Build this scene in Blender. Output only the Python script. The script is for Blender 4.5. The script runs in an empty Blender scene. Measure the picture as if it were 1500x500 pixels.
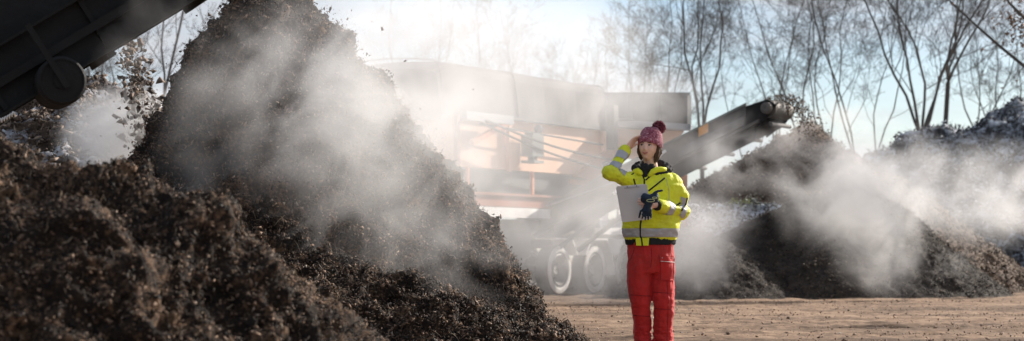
import bpy, bmesh, math, random
import numpy as np
from mathutils import Vector, Matrix

# ---------------------------------------------------------------- basics
random.seed(7)
scene = bpy.context.scene
COL = scene.collection
F = 2960.0; HX = 750.0; HY = 376.0; CAMZ = 0.78
R = math.radians

def at(px, py, Y):
    """a point of the place seen at photo pixel (px, py), Y metres away"""
    return Vector(((px - HX) / F * Y, Y, CAMZ - (py - HY) / F * Y))

def tag(o, label=None, cat=None, group=None, kind=None):
    if label: o['label'] = label
    if cat: o['category'] = cat
    if group: o['group'] = group
    if kind: o['kind'] = kind
    return o

def empty(name, loc=(0, 0, 0), rz=0.0):
    o = bpy.data.objects.new(name, None)
    o.location = loc; o.rotation_euler = (0, 0, rz)
    o.empty_display_size = 0.2
    COL.objects.link(o)
    return o

def link(name, me, mats, parent=None, smooth=False):
    if not isinstance(mats, (list, tuple)): mats = [mats]
    for m in mats:
        if m and len(me.materials) < len(mats): me.materials.append(m)
    o = bpy.data.objects.new(name, me)
    COL.objects.link(o)
    if parent is not None: o.parent = parent
    if smooth:
        me.polygons.foreach_set('use_smooth', np.ones(len(me.polygons), dtype=bool))
    return o

# ---------------------------------------------------------------- noise (numpy)
def _h(ix, iy, iz, seed):
    n = (ix.astype(np.int64) * 374761393 + iy.astype(np.int64) * 668265263 + iz.astype(np.int64) * 2147483647 + seed * 1274126177) & 0xffffffff
    n = ((n ^ (n >> 13)) * 1274126177) & 0xffffffff
    n = (n ^ (n >> 16)) & 0xffffffff
    return n.astype(np.float64) / 4294967295.0 * 2 - 1

def vnoise(P, seed=0):
    P = np.asarray(P, dtype=np.float64)
    i = np.floor(P).astype(np.int64); f = P - i
    f = f * f * f * (f * (f * 6 - 15) + 10)
    r = 0
    for dx in (0, 1):
        wx = f[..., 0] if dx else 1 - f[..., 0]
        for dy in (0, 1):
            wy = f[..., 1] if dy else 1 - f[..., 1]
            for dz in (0, 1):
                wz = f[..., 2] if dz else 1 - f[..., 2]
                r = r + wx * wy * wz * _h(i[..., 0] + dx, i[..., 1] + dy, i[..., 2] + dz, seed)
    return r

def fbm(P, octaves=4, seed=0, gain=0.5, billow=False):
    a = 1.0; s = 0; t = 0
    for k in range(octaves):
        n = vnoise(P * (2.03 ** k) + 17.3 * k, seed + k)
        if billow: n = 1 - 2 * np.abs(n)
        s = s + a * n; t += a; a *= gain
    return s / t

# ---------------------------------------------------------------- mesh from arrays
def mesh_np(name, V, faces_list, mat_idx=None):
    """faces_list: list of int arrays (n,k)"""
    me = bpy.data.meshes.new(name)
    me.vertices.add(len(V)); me.vertices.foreach_set('co', np.asarray(V, dtype=np.float32).ravel())
    idx = np.concatenate([f.ravel() for f in faces_list]).astype(np.int32)
    tot = np.concatenate([np.full(len(f), f.shape[1]) for f in faces_list]).astype(np.int32)
    st = np.concatenate([[0], np.cumsum(tot)[:-1]]).astype(np.int32)
    me.loops.add(len(idx)); me.loops.foreach_set('vertex_index', idx)
    me.polygons.add(len(tot)); me.polygons.foreach_set('loop_start', st)
    try: me.polygons.foreach_set('loop_total', tot)
    except Exception: pass
    if mat_idx is not None: me.polygons.foreach_set('material_index', np.asarray(mat_idx, dtype=np.int32))
    me.update(calc_edges=True); me.validate()
    return me

def grid_faces(ny, nx):
    i = np.arange(ny * nx).reshape(ny, nx)
    return np.stack([i[:-1, :-1], i[:-1, 1:], i[1:, 1:], i[1:, :-1]], -1).reshape(-1, 4)

def grid_normals(P):
    dx = np.gradient(P, axis=1); dy = np.gradient(P, axis=0)
    n = np.cross(dx, dy)
    return n / np.maximum(np.linalg.norm(n, axis=-1, keepdims=True), 1e-9)

def shards(C, N, size, flat=0.35, long=1.6, seed=1):
    """irregular four-cornered chips at centres C, roughly lying on normals N, sizes (n,)"""
    rs = np.random.RandomState(seed); n = len(C)
    a = rs.normal(size=(n, 3)); N2 = N + 0.75 * rs.normal(size=(n, 3)); N2 /= np.linalg.norm(N2, axis=1, keepdims=True)
    t = np.cross(a, N2); t /= np.linalg.norm(t, axis=1, keepdims=True); b = np.cross(N2, t)
    L = size * rs.uniform(0.6, long, n); W = size * rs.uniform(0.3, 0.8, n); H = size * flat * rs.uniform(0.5, 1.3, n)
    base = np.array([[-1, -.6, 0], [.7, -1, .1], [1, .7, -.1], [-.7, .9, .1], [0, 0, 1.]])
    V = np.zeros((n, 5, 3))
    for k in range(5):
        j = base[k] + rs.uniform(-.35, .35, (n, 3))
        V[:, k] = C + t * (j[:, :1] * L[:, None] * .5) + b * (j[:, 1:2] * W[:, None] * .5) + N2 * (j[:, 2:3] * H[:, None])
    off = (np.arange(n) * 5)[:, None]
    q = np.array([[3, 2, 1, 0]]) + off
    tr = np.concatenate([np.array([[a_, b_, 4]]) + off for a_, b_ in ((0, 1), (1, 2), (2, 3), (3, 0))])
    return V.reshape(-1, 3), q, tr

def fibres(C, N, length, rad, seed=1):
    """thin slightly bent stalks; three sided, two segments"""
    rs = np.random.RandomState(seed); n = len(C)
    d = N * 0.25 + rs.normal(size=(n, 3)); d /= np.linalg.norm(d, axis=1, keepdims=True)
    up = rs.normal(size=(n, 3)); s = np.cross(d, up); s /= np.linalg.norm(s, axis=1, keepdims=True); w = np.cross(d, s)
    V = np.zeros((n, 9, 3))
    bend = rs.uniform(-.18, .18, n)[:, None] * length[:, None]
    for k, tt in enumerate((-.5, 0, .5)):
        c = C + d * (tt * length[:, None]) + s * (bend if k == 1 else 0)
        r_ = rad * (1 if k == 1 else .6)
        for m in range(3):
            an = 2.094 * m
            V[:, k * 3 + m] = c + (s * math.cos(an) + w * math.sin(an)) * r_[:, None]
    off = (np.arange(n) * 9)[:, None]
    q = []
    for k in (0, 1):
        for m in range(3):
            m2 = (m + 1) % 3
            q.append(np.array([[k * 3 + m, k * 3 + m2, k * 3 + 3 + m2, k * 3 + 3 + m]]) + off)
    return V.reshape(-1, 3), np.concatenate(q)

# ---------------------------------------------------------------- materials
def newmat(name):
    m = bpy.data.materials.new(name); m.use_nodes = True
    nt = m.node_tree; nt.nodes.clear()
    return m, nt

def _in(nt, node, sock, val):
    if isinstance(val, bpy.types.NodeSocket): nt.links.new(val, node.inputs[sock])
    else: node.inputs[sock].default_value = val

def nd(nt, typ, props=None, **ins):
    n = nt.nodes.new(typ)
    for k, v in (props or {}).items(): setattr(n, k, v)
    for k, v in ins.items():
        key = k.replace('_', ' ')
        if key.startswith('i') and key[1:].isdigit(): key = int(key[1:])
        _in(nt, n, key, v)
    return n

def ramp(nt, fac, stops):
    n = nt.nodes.new('ShaderNodeValToRGB')
    cr = n.color_ramp
    while len(cr.elements) < len(stops): cr.elements.new(0.5)
    for e, (p, c) in zip(cr.elements, stops):
        e.position = p; e.color = (*c, 1) if len(c) == 3 else c
    nt.links.new(fac, n.inputs[0])
    return n.outputs[0]

def mixc(nt, fac, a, b, mode='MIX'):
    n = nt.nodes.new('ShaderNodeMix'); n.data_type = 'RGBA'; n.blend_type = mode
    _in(nt, n, 0, fac)
    for s, v in ((6, a), (7, b)):
        if isinstance(v, (tuple, list)) and len(v) == 3: v = (*v, 1)
        _in(nt, n, s, v)
    return n.outputs[2]

def noise_tex(nt, vec, scale, detail=4, rough=0.55, dist=0.0):
    n = nt.nodes.new('ShaderNodeTexNoise')
    n.inputs['Scale'].default_value = scale; n.inputs['Detail'].default_value = detail
    n.inputs['Roughness'].default_value = rough; n.inputs['Distortion'].default_value = dist
    if vec is not None: nt.links.new(vec, n.inputs['Vector'])
    return n.outputs['Fac']

def simple(name, col, rough=0.7, metal=0.0, var=0.15, vscale=3.0, bump=0.0, bscale=40.0, dirt=None, dirt_amt=0.4, spec=0.4, sheen=0.0):
    """painted / cloth / metal surface with some colour variation, dirt patches and bump"""
    m, nt = newmat(name)
    tc = nd(nt, 'ShaderNodeTexCoord').outputs['Object']
    v = noise_tex(nt, tc, vscale, 5, 0.6)
    c1 = tuple(max(0, x * (1 - var)) for x in col); c2 = tuple(min(1, x * (1 + var)) for x in col)
    c = ramp(nt, v, [(0.3, c1), (0.7, c2)])
    if dirt:
        d = noise_tex(nt, tc, vscale * 0.6, 8, 0.7, 0.6)
        f = nd(nt, 'ShaderNodeMapRange', i0=d, i1=0.5, i2=0.72, i3=0.0, i4=dirt_amt).outputs[0]
        c = mixc(nt, f, c, dirt)
    p = nd(nt, 'ShaderNodeBsdfPrincipled')
    nt.links.new(c, p.inputs['Base Color'])
    p.inputs['Metallic'].default_value = metal
    p.inputs['Specular IOR Level'].default_value = spec
    if sheen: p.inputs['Sheen Weight'].default_value = sheen
    rr = nd(nt, 'ShaderNodeMapRange', i0=v, i1=0.3, i2=0.7, i3=max(0.05, rough - 0.1), i4=min(1, rough + 0.1)).outputs[0]
    nt.links.new(rr, p.inputs['Roughness'])
    if bump:
        b = nd(nt, 'ShaderNodeBump', Height=noise_tex(nt, tc, bscale, 4, 0.6)); b.inputs['Strength'].default_value = bump
        b.inputs['Distance'].default_value = 0.02
        nt.links.new(b.outputs[0], p.inputs['Normal'])
    out = nd(nt, 'ShaderNodeOutputMaterial'); nt.links.new(p.outputs[0], out.inputs[0])
    return m

def soil_mat(name, dark, mid, light, scale=6.0, frost=0.0, bump=0.6, frost_scale=2.0, frost_lo=0.45):
    m, nt = newmat(name)
    tc = nd(nt, 'ShaderNodeTexCoord').outputs['Object']
    a = noise_tex(nt, tc, scale, 8, 0.65)
    b = noise_tex(nt, tc, scale * 9, 6, 0.7)
    mx = nd(nt, 'ShaderNodeMath', {'operation': 'MULTIPLY_ADD'}, i0=b, i1=0.55, i2=nd(nt, 'ShaderNodeMath', {'operation': 'MULTIPLY'}, i0=a, i1=0.45).outputs[0]).outputs[0]
    c = ramp(nt, mx, [(0.36, dark), (0.5, mid), (0.66, light)])
    if frost:
        g = nd(nt, 'ShaderNodeNewGeometry').outputs['Normal']
        z = nd(nt, 'ShaderNodeSeparateXYZ', i0=g).outputs[2]
        f = noise_tex(nt, tc, frost_scale, 8, 0.75, 0.4)
        s = nd(nt, 'ShaderNodeMath', {'operation': 'MULTIPLY_ADD'}, i0=z, i1=0.22, i2=f).outputs[0]
        s = nd(nt, 'ShaderNodeMapRange', i0=s, i1=frost_lo + 0.1, i2=frost_lo + 0.3, i3=0.0, i4=frost).outputs[0]
        c = mixc(nt, s, c, (0.72, 0.76, 0.82))
    p = nd(nt, 'ShaderNodeBsdfPrincipled', Roughness=0.9)
    p.inputs['Specular IOR Level'].default_value = 0.25
    nt.links.new(c, p.inputs['Base Color'])
    bp = nd(nt, 'ShaderNodeBump', Height=b); bp.inputs['Strength'].default_value = bump; bp.inputs['Distance'].default_value = 0.03
    nt.links.new(bp.outputs[0], p.inputs['Normal'])
    out = nd(nt, 'ShaderNodeOutputMaterial'); nt.links.new(p.outputs[0], out.inputs[0])
    return m

def chip_mat(name, stops, rough=0.75):
    m, nt = newmat(name)
    g = nd(nt, 'ShaderNodeNewGeometry').outputs['Random Per Island']
    c = ramp(nt, g, stops)
    p = nd(nt, 'ShaderNodeBsdfPrincipled', Roughness=rough)
    p.inputs['Specular IOR Level'].default_value = 0.35
    nt.links.new(c, p.inputs['Base Color'])
    out = nd(nt, 'ShaderNodeOutputMaterial'); nt.links.new(p.outputs[0], out.inputs[0])
    return m

M = {}
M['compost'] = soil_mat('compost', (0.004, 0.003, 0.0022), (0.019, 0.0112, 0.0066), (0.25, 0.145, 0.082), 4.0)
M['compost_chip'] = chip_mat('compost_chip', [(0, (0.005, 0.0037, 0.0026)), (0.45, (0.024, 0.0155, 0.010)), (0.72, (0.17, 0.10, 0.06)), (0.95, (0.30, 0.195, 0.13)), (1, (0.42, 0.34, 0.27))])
M['straw'] = chip_mat('straw', [(0, (0.02, 0.013, 0.008)), (0.8, (0.09, 0.058, 0.036)), (1, (0.34, 0.26, 0.17))])
M['dark_soil'] = soil_mat('dark_soil', (0.012, 0.010, 0.009), (0.032, 0.025, 0.019), (0.085, 0.06, 0.042), 3.0)
M['dark_chip'] = chip_mat('dark_chip', [(0, (0.012, 0.010, 0.008)), (0.6, (0.045, 0.033, 0.024)), (1, (0.16, 0.12, 0.085))])
M['brown_soil'] = soil_mat('brown_soil', (0.04, 0.026, 0.018), (0.10, 0.066, 0.044), (0.21, 0.145, 0.10), 1.6)
M['brown_chip'] = chip_mat('brown_chip', [(0, (0.03, 0.02, 0.014)), (0.6, (0.11, 0.072, 0.048)), (1, (0.3, 0.22, 0.16))])
M['frost_soil'] = soil_mat('frost_soil', (0.012, 0.013, 0.014), (0.04, 0.04, 0.042), (0.12, 0.115, 0.11), 1.2, frost=0.75, frost_scale=1.3, frost_lo=0.50)
M['bank_soil'] = soil_mat('bank_soil', (0.03, 0.03, 0.028), (0.10, 0.10, 0.095), (0.25, 0.24, 0.22), 2.0, frost=0.95, frost_scale=2.2, frost_lo=0.38)
M['frost_chip'] = chip_mat('frost_chip', [(0, (0.02, 0.021, 0.022)), (0.55, (0.06, 0.06, 0.062)), (0.8, (0.2, 0.21, 0.22)), (1, (0.6, 0.63, 0.67))])
M['left_soil'] = soil_mat('left_soil', (0.02, 0.014, 0.01), (0.08, 0.052, 0.035), (0.2, 0.14, 0.1), 2.5, frost=0.8, frost_scale=0.9, frost_lo=0.52)
M['bark'] = simple('bark', (0.085, 0.078, 0.072), 0.9, var=0.3)
M['dry_leaf'] = chip_mat('dry_leaf', [(0, (0.10, 0.055, 0.03)), (1, (0.24, 0.13, 0.07))])
M['dark_steel'] = simple('dark_steel', (0.035, 0.04, 0.042), 0.6, 0.3, dirt=(0.09, 0.075, 0.06), dirt_amt=0.6, bump=0.1)
M['black_steel'] = simple('black_steel', (0.006, 0.0058, 0.0055), 0.8, 0.0, dirt=(0.014, 0.012, 0.010), dirt_amt=0.7, bump=0.4, bscale=15)
M['dusty_steel'] = simple('dusty_steel', (0.085, 0.082, 0.076), 0.7, 0.1, dirt=(0.22, 0.18, 0.14), dirt_amt=0.75, vscale=1.6, bump=0.15)
M['guard_grey'] = simple('guard_grey', (0.13, 0.13, 0.13), 0.7, dirt=(0.17, 0.135, 0.10), dirt_amt=0.7, vscale=2)
M['rim_grey'] = simple('rim_grey', (0.22, 0.21, 0.20), 0.6, dirt=(0.12, 0.10, 0.08), dirt_amt=0.7, vscale=3)
M['tyre_wall'] = simple('tyre_wall', (0.55, 0.53, 0.5), 0.7, dirt=(0.2, 0.17, 0.14), dirt_amt=0.6, vscale=3)
M['rubber'] = simple('rubber', (0.02, 0.02, 0.02), 0.85, dirt=(0.13, 0.11, 0.09), dirt_amt=0.7, vscale=2)
M['orange_paint'] = simple('orange_paint', (0.60, 0.20, 0.07), 0.55, dirt=(0.32, 0.22, 0.16), dirt_amt=0.6, vscale=1.2, var=0.1)
M['peach_paint'] = simple('peach_paint', (0.74, 0.42, 0.25), 0.6, dirt=(0.50, 0.34, 0.24), dirt_amt=0.6, vscale=1.1, var=0.1)
M['rust_paint'] = simple('rust_paint', (0.30, 0.085, 0.035), 0.7, dirt=(0.16, 0.10, 0.07), dirt_amt=0.6, vscale=1.5)
M['white_paint'] = simple('white_paint', (0.78, 0.77, 0.74), 0.5, dirt=(0.4, 0.35, 0.3), dirt_amt=0.5, vscale=2)
M['tarp'] = simple('tarp', (0.055, 0.05, 0.05), 0.8, dirt=(0.2, 0.17, 0.15), dirt_amt=0.5, vscale=0.9, bump=0.2, bscale=3)
M['grey_box'] = simple('grey_box', (0.33, 0.34, 0.35), 0.55, dirt=(0.14, 0.12, 0.1), dirt_amt=0.4, vscale=1.5)
M['sign_orange'] = simple('sign_orange', (0.7, 0.30, 0.05), 0.5, dirt=(0.1, 0.08, 0.06), dirt_amt=0.4)
M['green_grey'] = simple('green_grey', (0.16, 0.19, 0.17), 0.6, dirt=(0.1, 0.08, 0.06), dirt_amt=0.4)

# ---------------------------------------------------------------- small mesh builder
class MB:
    def __init__(s): s.bm = bmesh.new()
    def box(s, c, size, rot=None):
        c = Vector(c); h = Vector(size) * 0.5
        vs = []
        for x, y, z in ((-1, -1, -1), (1, -1, -1), (1, 1, -1), (-1, 1, -1), (-1, -1, 1), (1, -1, 1), (1, 1, 1), (-1, 1, 1)):
            p = Vector((x * h.x, y * h.y, z * h.z))
            if rot is not None: p = rot @ p
            vs.append(s.bm.verts.new(c + p))
        for f in ((3, 2, 1, 0), (4, 5, 6, 7), (0, 1, 5, 4), (1, 2, 6, 5), (2, 3, 7, 6), (3, 0, 4, 7)):
            s.bm.faces.new([vs[i] for i in f])
        return s
    def bar(s, a, b, w, h, up=(0, 0, 1)):
        a = Vector(a); b = Vector(b); d = (b - a)
        x = d.normalized(); u = Vector(up); y = u.cross(x)
        if y.length < 1e-4: y = Vector((0, 1, 0)).cross(x)
        y.normalize(); z = x.cross(y)
        rot = Matrix((x, y, z)).transposed()
        return s.box((a + b) / 2, (d.length, w, h), rot)
    def prism(s, pts, ext):
        """pts: closed outline (3d list), ext: extrusion vector"""
        e = Vector(ext)
        a = [s.bm.verts.new(Vector(p)) for p in pts]; b = [s.bm.verts.new(Vector(p) + e) for p in pts]
        n = len(pts)
        s.bm.faces.new(a); s.bm.faces.new(b[::-1])
        for i in range(n): s.bm.faces.new((a[i], b[i], b[(i + 1) % n], a[(i + 1) % n]))
        return s
    def tube(s, pts, radii, sides=8, cap=True):
        pts = [Vector(p) for p in pts]
        if not isinstance(radii, (list, tuple)): radii = [radii] * len(pts)
        rings = []; prev = None
        for i, p in enumerate(pts):
            d = (pts[min(i + 1, len(pts) - 1)] - pts[max(i - 1, 0)]).normalized()
            if prev is None:
                prev = d.orthogonal().normalized()
            u = (prev - d * prev.dot(d)).normalized(); prev = u; v = d.cross(u)
            rings.append([s.bm.verts.new(p + (u * math.cos(2 * math.pi * k / sides) + v * math.sin(2 * math.pi * k / sides)) * radii[i]) for k in range(sides)])
        for a, b in zip(rings, rings[1:]):
            for k in range(sides): s.bm.faces.new((a[k], a[(k + 1) % sides], b[(k + 1) % sides], b[k]))
        if cap and sides > 2:
            s.bm.faces.new(rings[0][::-1]); s.bm.faces.new(rings[-1])
        return s
    def lathe(s, c, axis, prof, sides=32):
        """prof: list of (offset along axis, radius), closed profile loop"""
        c = Vector(c); ax = Vector(axis).normalized(); u = ax.orthogonal().normalized(); v = ax.cross(u)
        rings = [[s.bm.verts.new(c + ax * o + (u * math.cos(2 * math.pi * k / sides) + v * math.sin(2 * math.pi * k / sides)) * r) for k in range(sides)] for o, r in prof]
        for a, b in zip(rings, rings[1:] + rings[:1]):
            for k in range(sides): s.bm.faces.new((a[k], a[(k + 1) % sides], b[(k + 1) % sides], b[k]))
        return s
    def ell(s, c, r, rot=None, seg=16):
        m = Matrix.Translation(Vector(c)) @ (rot.to_4x4() if rot is not None else Matrix.Identity(4)) @ Matrix.Diagonal((*r, 1))
        bmesh.ops.create_uvsphere(s.bm, u_segments=seg, v_segments=max(6, seg // 2 + 2), radius=1, matrix=m)
        return s
    def mesh(s, name):
        me = bpy.data.meshes.new(name)
        bmesh.ops.recalc_face_normals(s.bm, faces=s.bm.faces)
        s.bm.to_mesh(me); s.bm.free()
        return me
    def build(s, name, mat, parent=None, bevel=0.0, smooth=False):
        if bevel:
            bmesh.ops.bevel(s.bm, geom=[e for e in s.bm.edges if len(e.link_faces) == 2 and e.calc_face_angle(0) > 0.5], offset=bevel, segments=2, affect='EDGES', profile=0.5)
        return link(name, s.mesh(name), mat, parent, smooth)

# ---------------------------------------------------------------- camera
cd = bpy.data.cameras.new('camera'); cam = bpy.data.objects.new('camera', cd); COL.objects.link(cam)
cam.location = (0, 0, CAMZ); cam.rotation_euler = (R(90), 0, 0)
cd.sensor_width = 36; cd.lens = F / 1500 * 36; cd.shift_y = (HY - 250) / 1500
cd.clip_start = 0.1; cd.clip_end = 2000
cd.dof.use_dof = True; cd.dof.focus_distance = 16.0; cd.dof.aperture_fstop = 3.0
scene.camera = cam

# ---------------------------------------------------------------- light
SUN = Vector((0.77, 0.64, 0.0)).normalized(); ELEV = R(25)
sd = Vector((SUN.x * math.cos(ELEV), SUN.y * math.cos(ELEV), math.sin(ELEV)))
sl = bpy.data.lights.new('sun', 'SUN'); sl.energy = 5.0; sl.angle = R(0.6); sl.color = (1, 0.92, 0.83)
so = bpy.data.objects.new('sun', sl); COL.objects.link(so)
so.rotation_euler = (-sd).to_track_quat('-Z', 'Y').to_euler()
w = bpy.data.worlds.new('World'); scene.world = w; w.use_nodes = True
nt = w.node_tree; nt.nodes.clear()
sky = nt.nodes.new('ShaderNodeTexSky'); sky.sky_type = 'NISHITA'; sky.sun_disc = False
sky.sun_elevation = ELEV; sky.sun_rotation = math.atan2(SUN.x, SUN.y)
sky.air_density = 1.0; sky.dust_density = 0.8; sky.ozone_density = 4.0
tcw = nt.nodes.new('ShaderNodeTexCoord').outputs['Generated']
mp = nd(nt, 'ShaderNodeMapping', Vector=tcw); mp.inputs['Scale'].default_value = (1.0, 1.0, 4.5)
cn = noise_tex(nt, mp.outputs[0], 5.5, 9, 0.58, 0.3)
cf = nd(nt, 'ShaderNodeMapRange', i0=cn, i1=0.42, i2=0.60, i3=0.22, i4=0.97).outputs[0]
cc = mixc(nt, cf, sky.outputs[0], (4.6, 4.85, 5.25))
bg = nt.nodes.new('ShaderNodeBackground'); bg.inputs['Strength'].default_value = 0.092
nt.links.new(cc, bg.inputs[0])
wo = nt.nodes.new('ShaderNodeOutputWorld'); nt.links.new(bg.outputs[0], wo.inputs[0])
vs = scene.view_settings
scene.display_settings.display_device = 'sRGB'
vs.view_transform = 'Standard'; vs.look = 'None'; vs.gamma = 1; vs.exposure = 0.62; vs.use_curve_mapping = False
cy = scene.cycles
cy.use_denoising = True
try: cy.denoiser = 'OPENIMAGEDENOISE'
except Exception: pass
cy.max_bounces = 8; cy.volume_bounces = 2; cy.transparent_max_bounces = 32
cy.use_adaptive_sampling = True; cy.adaptive_threshold = 0.02
cy.volume_step_rate = 1.0; cy.volume_max_steps = 256
cy.sample_clamp_indirect = 5.0
# ================================================================ GROUND
RUTS = [(29.5, 1.3, 0.9), (26.8, 0.7, 0.45), (22.3, 0.6, 1.0), (20.2, 0.35, 0.5), (18.4, 0.3, 0.7), (34.5, 1.2, 0.5)]
def rut_amount(X, Y):
    a = np.zeros_like(X)
    for k, (yc, wd, am) in enumerate(RUTS):
        P = np.stack([X * 0.22, np.full_like(X, k * 7.7), np.zeros_like(X)], -1)
        cyc = yc + 0.35 * vnoise(P, 3 + k)
        on = np.clip(0.5 + 1.3 * vnoise(np.stack([X * 0.45, Y * 0 + k * 3.1, X * 0], -1), 40 + k), 0, 1)
        a = a + am * on * np.exp(-((Y - cyc) / (wd * 0.55)) ** 2)
    return a
def build_ground():
    xs = np.concatenate([[-400, -120, -40], np.arange(-9, 18, 0.07), [26, 60, 150, 400]])
    ys = np.concatenate([[-60, -5, 6], np.arange(14, 26, 0.06), np.arange(26, 46, 0.12), [52, 64, 90, 140, 260, 700]])
    X, Y = np.meshgrid(xs, ys)
    P = np.stack([X, Y, X * 0], -1)
    fade = np.clip((X + 9) / 2, 0, 1) * np.clip((18 - X) / 2, 0, 1) * np.clip((Y - 14) / 1, 0, 1) * np.clip((46 - Y) / 3, 0, 1)
    ra = rut_amount(X, Y)
    st = P * np.array([0.5, 3.0, 1])
    Z = 0.022 * fbm(P * 1.4, 3, 2) + 0.030 * fbm(st, 3, 9) + 0.08 * ra * fbm(P * np.array([4, 7, 1]), 3, 5) + 0.022 * fbm(P * np.array([5, 9, 1]), 2, 6)
    Z = Z * fade - 0.012
    P[..., 2] = Z
    me = mesh_np('ground', P.reshape(-1, 3), [grid_faces(len(ys), len(xs))])
    at_ = me.attributes.new('spill', 'FLOAT', 'POINT')
    sp = np.clip(ra, 0, 1) * (0.85 + 0.9 * fbm(P * np.array([1.5, 5, 0]), 4, 77)) * fade + 0.6 * np.clip(fbm(P * np.array([0.22, 1.3, 0]), 4, 78) * 2.6, 0, 1) * fade
    at_.data.foreach_set('value', np.clip(sp, 0, 1).astype(np.float32).ravel())
    m, nt = newmat('dirt')
    tc = nd(nt, 'ShaderNodeTexCoord').outputs['Object']
    mp = nd(nt, 'ShaderNodeMapping', Vector=tc); mp.inputs['Scale'].default_value = (0.35, 1.6, 1)
    a = noise_tex(nt, mp.outputs[0], 1.2, 9, 0.7)
    b = noise_tex(nt, tc, 9, 6, 0.7)
    s = nd(nt, 'ShaderNodeMath', {'operation': 'MULTIPLY_ADD'}, i0=b, i1=0.4, i2=nd(nt, 'ShaderNodeMath', {'operation': 'MULTIPLY'}, i0=a, i1=0.6).outputs[0]).outputs[0]
    c = ramp(nt, s, [(0.36, (0.05, 0.034, 0.024)), (0.45, (0.18, 0.115, 0.075)), (0.54, (0.36, 0.24, 0.155)), (0.68, (0.48, 0.335, 0.22))])
    an = nt.nodes.new('ShaderNodeAttribute'); an.attribute_name = 'spill'
    sf = nd(nt, 'ShaderNodeMath', {'operation': 'MULTIPLY'}, i0=an.outputs['Fac'], i1=nd(nt, 'ShaderNodeMapRange', i0=b, i1=0.38, i2=0.58, i3=0.25, i4=1.0).outputs[0]).outputs[0]
    c = mixc(nt, sf, c, (0.055, 0.037, 0.026))
    p = nd(nt, 'ShaderNodeBsdfPrincipled', Roughness=0.95); p.inputs['Specular IOR Level'].default_value = 0.15
    nt.links.new(c, p.inputs['Base Color'])
    bp = nd(nt, 'ShaderNodeBump', Height=b); bp.inputs['Strength'].default_value = 0.5; bp.inputs['Distance'].default_value = 0.03
    nt.links.new(bp.outputs[0], p.inputs['Normal'])
    out = nd(nt, 'ShaderNodeOutputMaterial'); nt.links.new(p.outputs[0], out.inputs[0])
    tag(link('ground', me, m, smooth=True), kind='structure')
    # loose crumbs of earth and stones lying in the wheel tracks
    rs = np.random.RandomState(11)
    n = 330000
    cx = rs.uniform(-4, 16, n); cyy = 16 + 26 * rs.uniform(0, 1, n) ** 1.4
    pr = 0.07 + np.clip(rut_amount(cx, cyy), 0, 1.0) * 0.95
    keep = (rs.uniform(size=n) < pr) & (np.abs(cx) < cyy * 0.27 + 0.5)
    cx, cyy = cx[keep], cyy[keep]
    C = np.stack([cx, cyy, np.full_like(cx, 0.004)], -1); N = np.tile([0, 0, 1.0], (len(C), 1))
    sz = 0.007 + 0.045 * rs.uniform(size=len(C)) ** 9
    V, q, t = shards(C, N, sz, flat=0.35, long=1.2, seed=5)
    me = mesh_np('soil_crumbs', V, [q, t])
    cm = chip_mat('crumb', [(0, (0.10, 0.068, 0.047)), (0.5, (0.24, 0.16, 0.11)), (0.9, (0.36, 0.26, 0.19)), (1, (0.6, 0.52, 0.44))], 0.9)
    tag(link('soil_crumbs', me, cm), 'dark crumbs of loose earth and stones scattered along the tracks', 'soil', kind='stuff')
build_ground()

# ================================================================ HEAPS
def heap(name, hf, x0, x1, y0, y1, res, mats, lumps, chips=0, csize=(0.015, 0.05), straws=0, label=None, cat='compost heap', seed=1, zmin=-0.06, vis=None, slen=(0.06, 0.22), group=None):
    xs = np.arange(x0, x1, res); ys = np.arange(y0, y1, res)
    X, Y = np.meshgrid(xs, ys)
    Z = hf(X, Y)
    P = np.stack([X, Y, Z], -1)
    N = grid_normals(P)
    ground = np.clip((Z + 0.05) / 0.25, 0, 1)[..., None]
    D = 0
    for (sc, am, bil) in lumps:
        D = D + am * fbm(P * sc, 3, seed + int(sc * 10), 0.55, bil)
    D = D - np.mean(D)
    P = P + N * D[..., None] * ground
    # sideways jitter for torn, overhanging clods
    J = np.stack([vnoise(P * 9, seed + 51), vnoise(P * 9, seed + 52), vnoise(P * 9, seed + 53)], -1)
    P = P + J * (0.35 * res + 0.012) * ground
    N = grid_normals(P)
    fc = grid_faces(len(ys), len(xs))
    Vf = P.reshape(-1, 3)
    fc = fc[(Vf[fc][:, :, 2].max(1) > zmin)]
    used = np.unique(fc); remap = -np.ones(len(Vf), dtype=np.int64); remap[used] = np.arange(len(used))
    V = Vf[used]; fc = remap[fc]; Nv = N.reshape(-1, 3)[used]
    faces = [fc]; mi = [np.zeros(len(fc))]; allV = [V]; off = len(V)
    rs = np.random.RandomState(seed)
    cand = np.where(V[:, 2] > 0.0)[0]
    if vis is not None: cand = cand[vis(V[cand], Nv[cand])]
    if chips:
        k = rs.choice(cand, chips)
        C = V[k] + rs.normal(size=(chips, 3)) * res * 0.5 + Nv[k] * 0.004
        sz = csize[0] + (csize[1] - csize[0]) * rs.uniform(size=chips) ** 2.5
        v, q, t = shards(C, Nv[k], sz, seed=seed + 1)
        faces += [q + off, t + off]; mi += [np.ones(len(q)), np.ones(len(t))]; allV.append(v); off += len(v)
    if straws:
        k = rs.choice(cand, straws)
        C = V[k] + Nv[k] * 0.012
        L = rs.uniform(slen[0], slen[1], straws) * rs.uniform(0.4, 1, straws); rr = rs.uniform(0.001, 0.003, straws) * (1 + res * 12)
        v, q = fibres(C, Nv[k], L, rr, seed + 2)
        faces += [q + off]; mi += [np.full(len(q), 2)]; allV.append(v); off += len(v)
    me = mesh_np(name, np.concatenate(allV), faces, np.concatenate(mi))
    o = link(name, me, mats)
    tag(o, label, cat, group)
    return o

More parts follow.
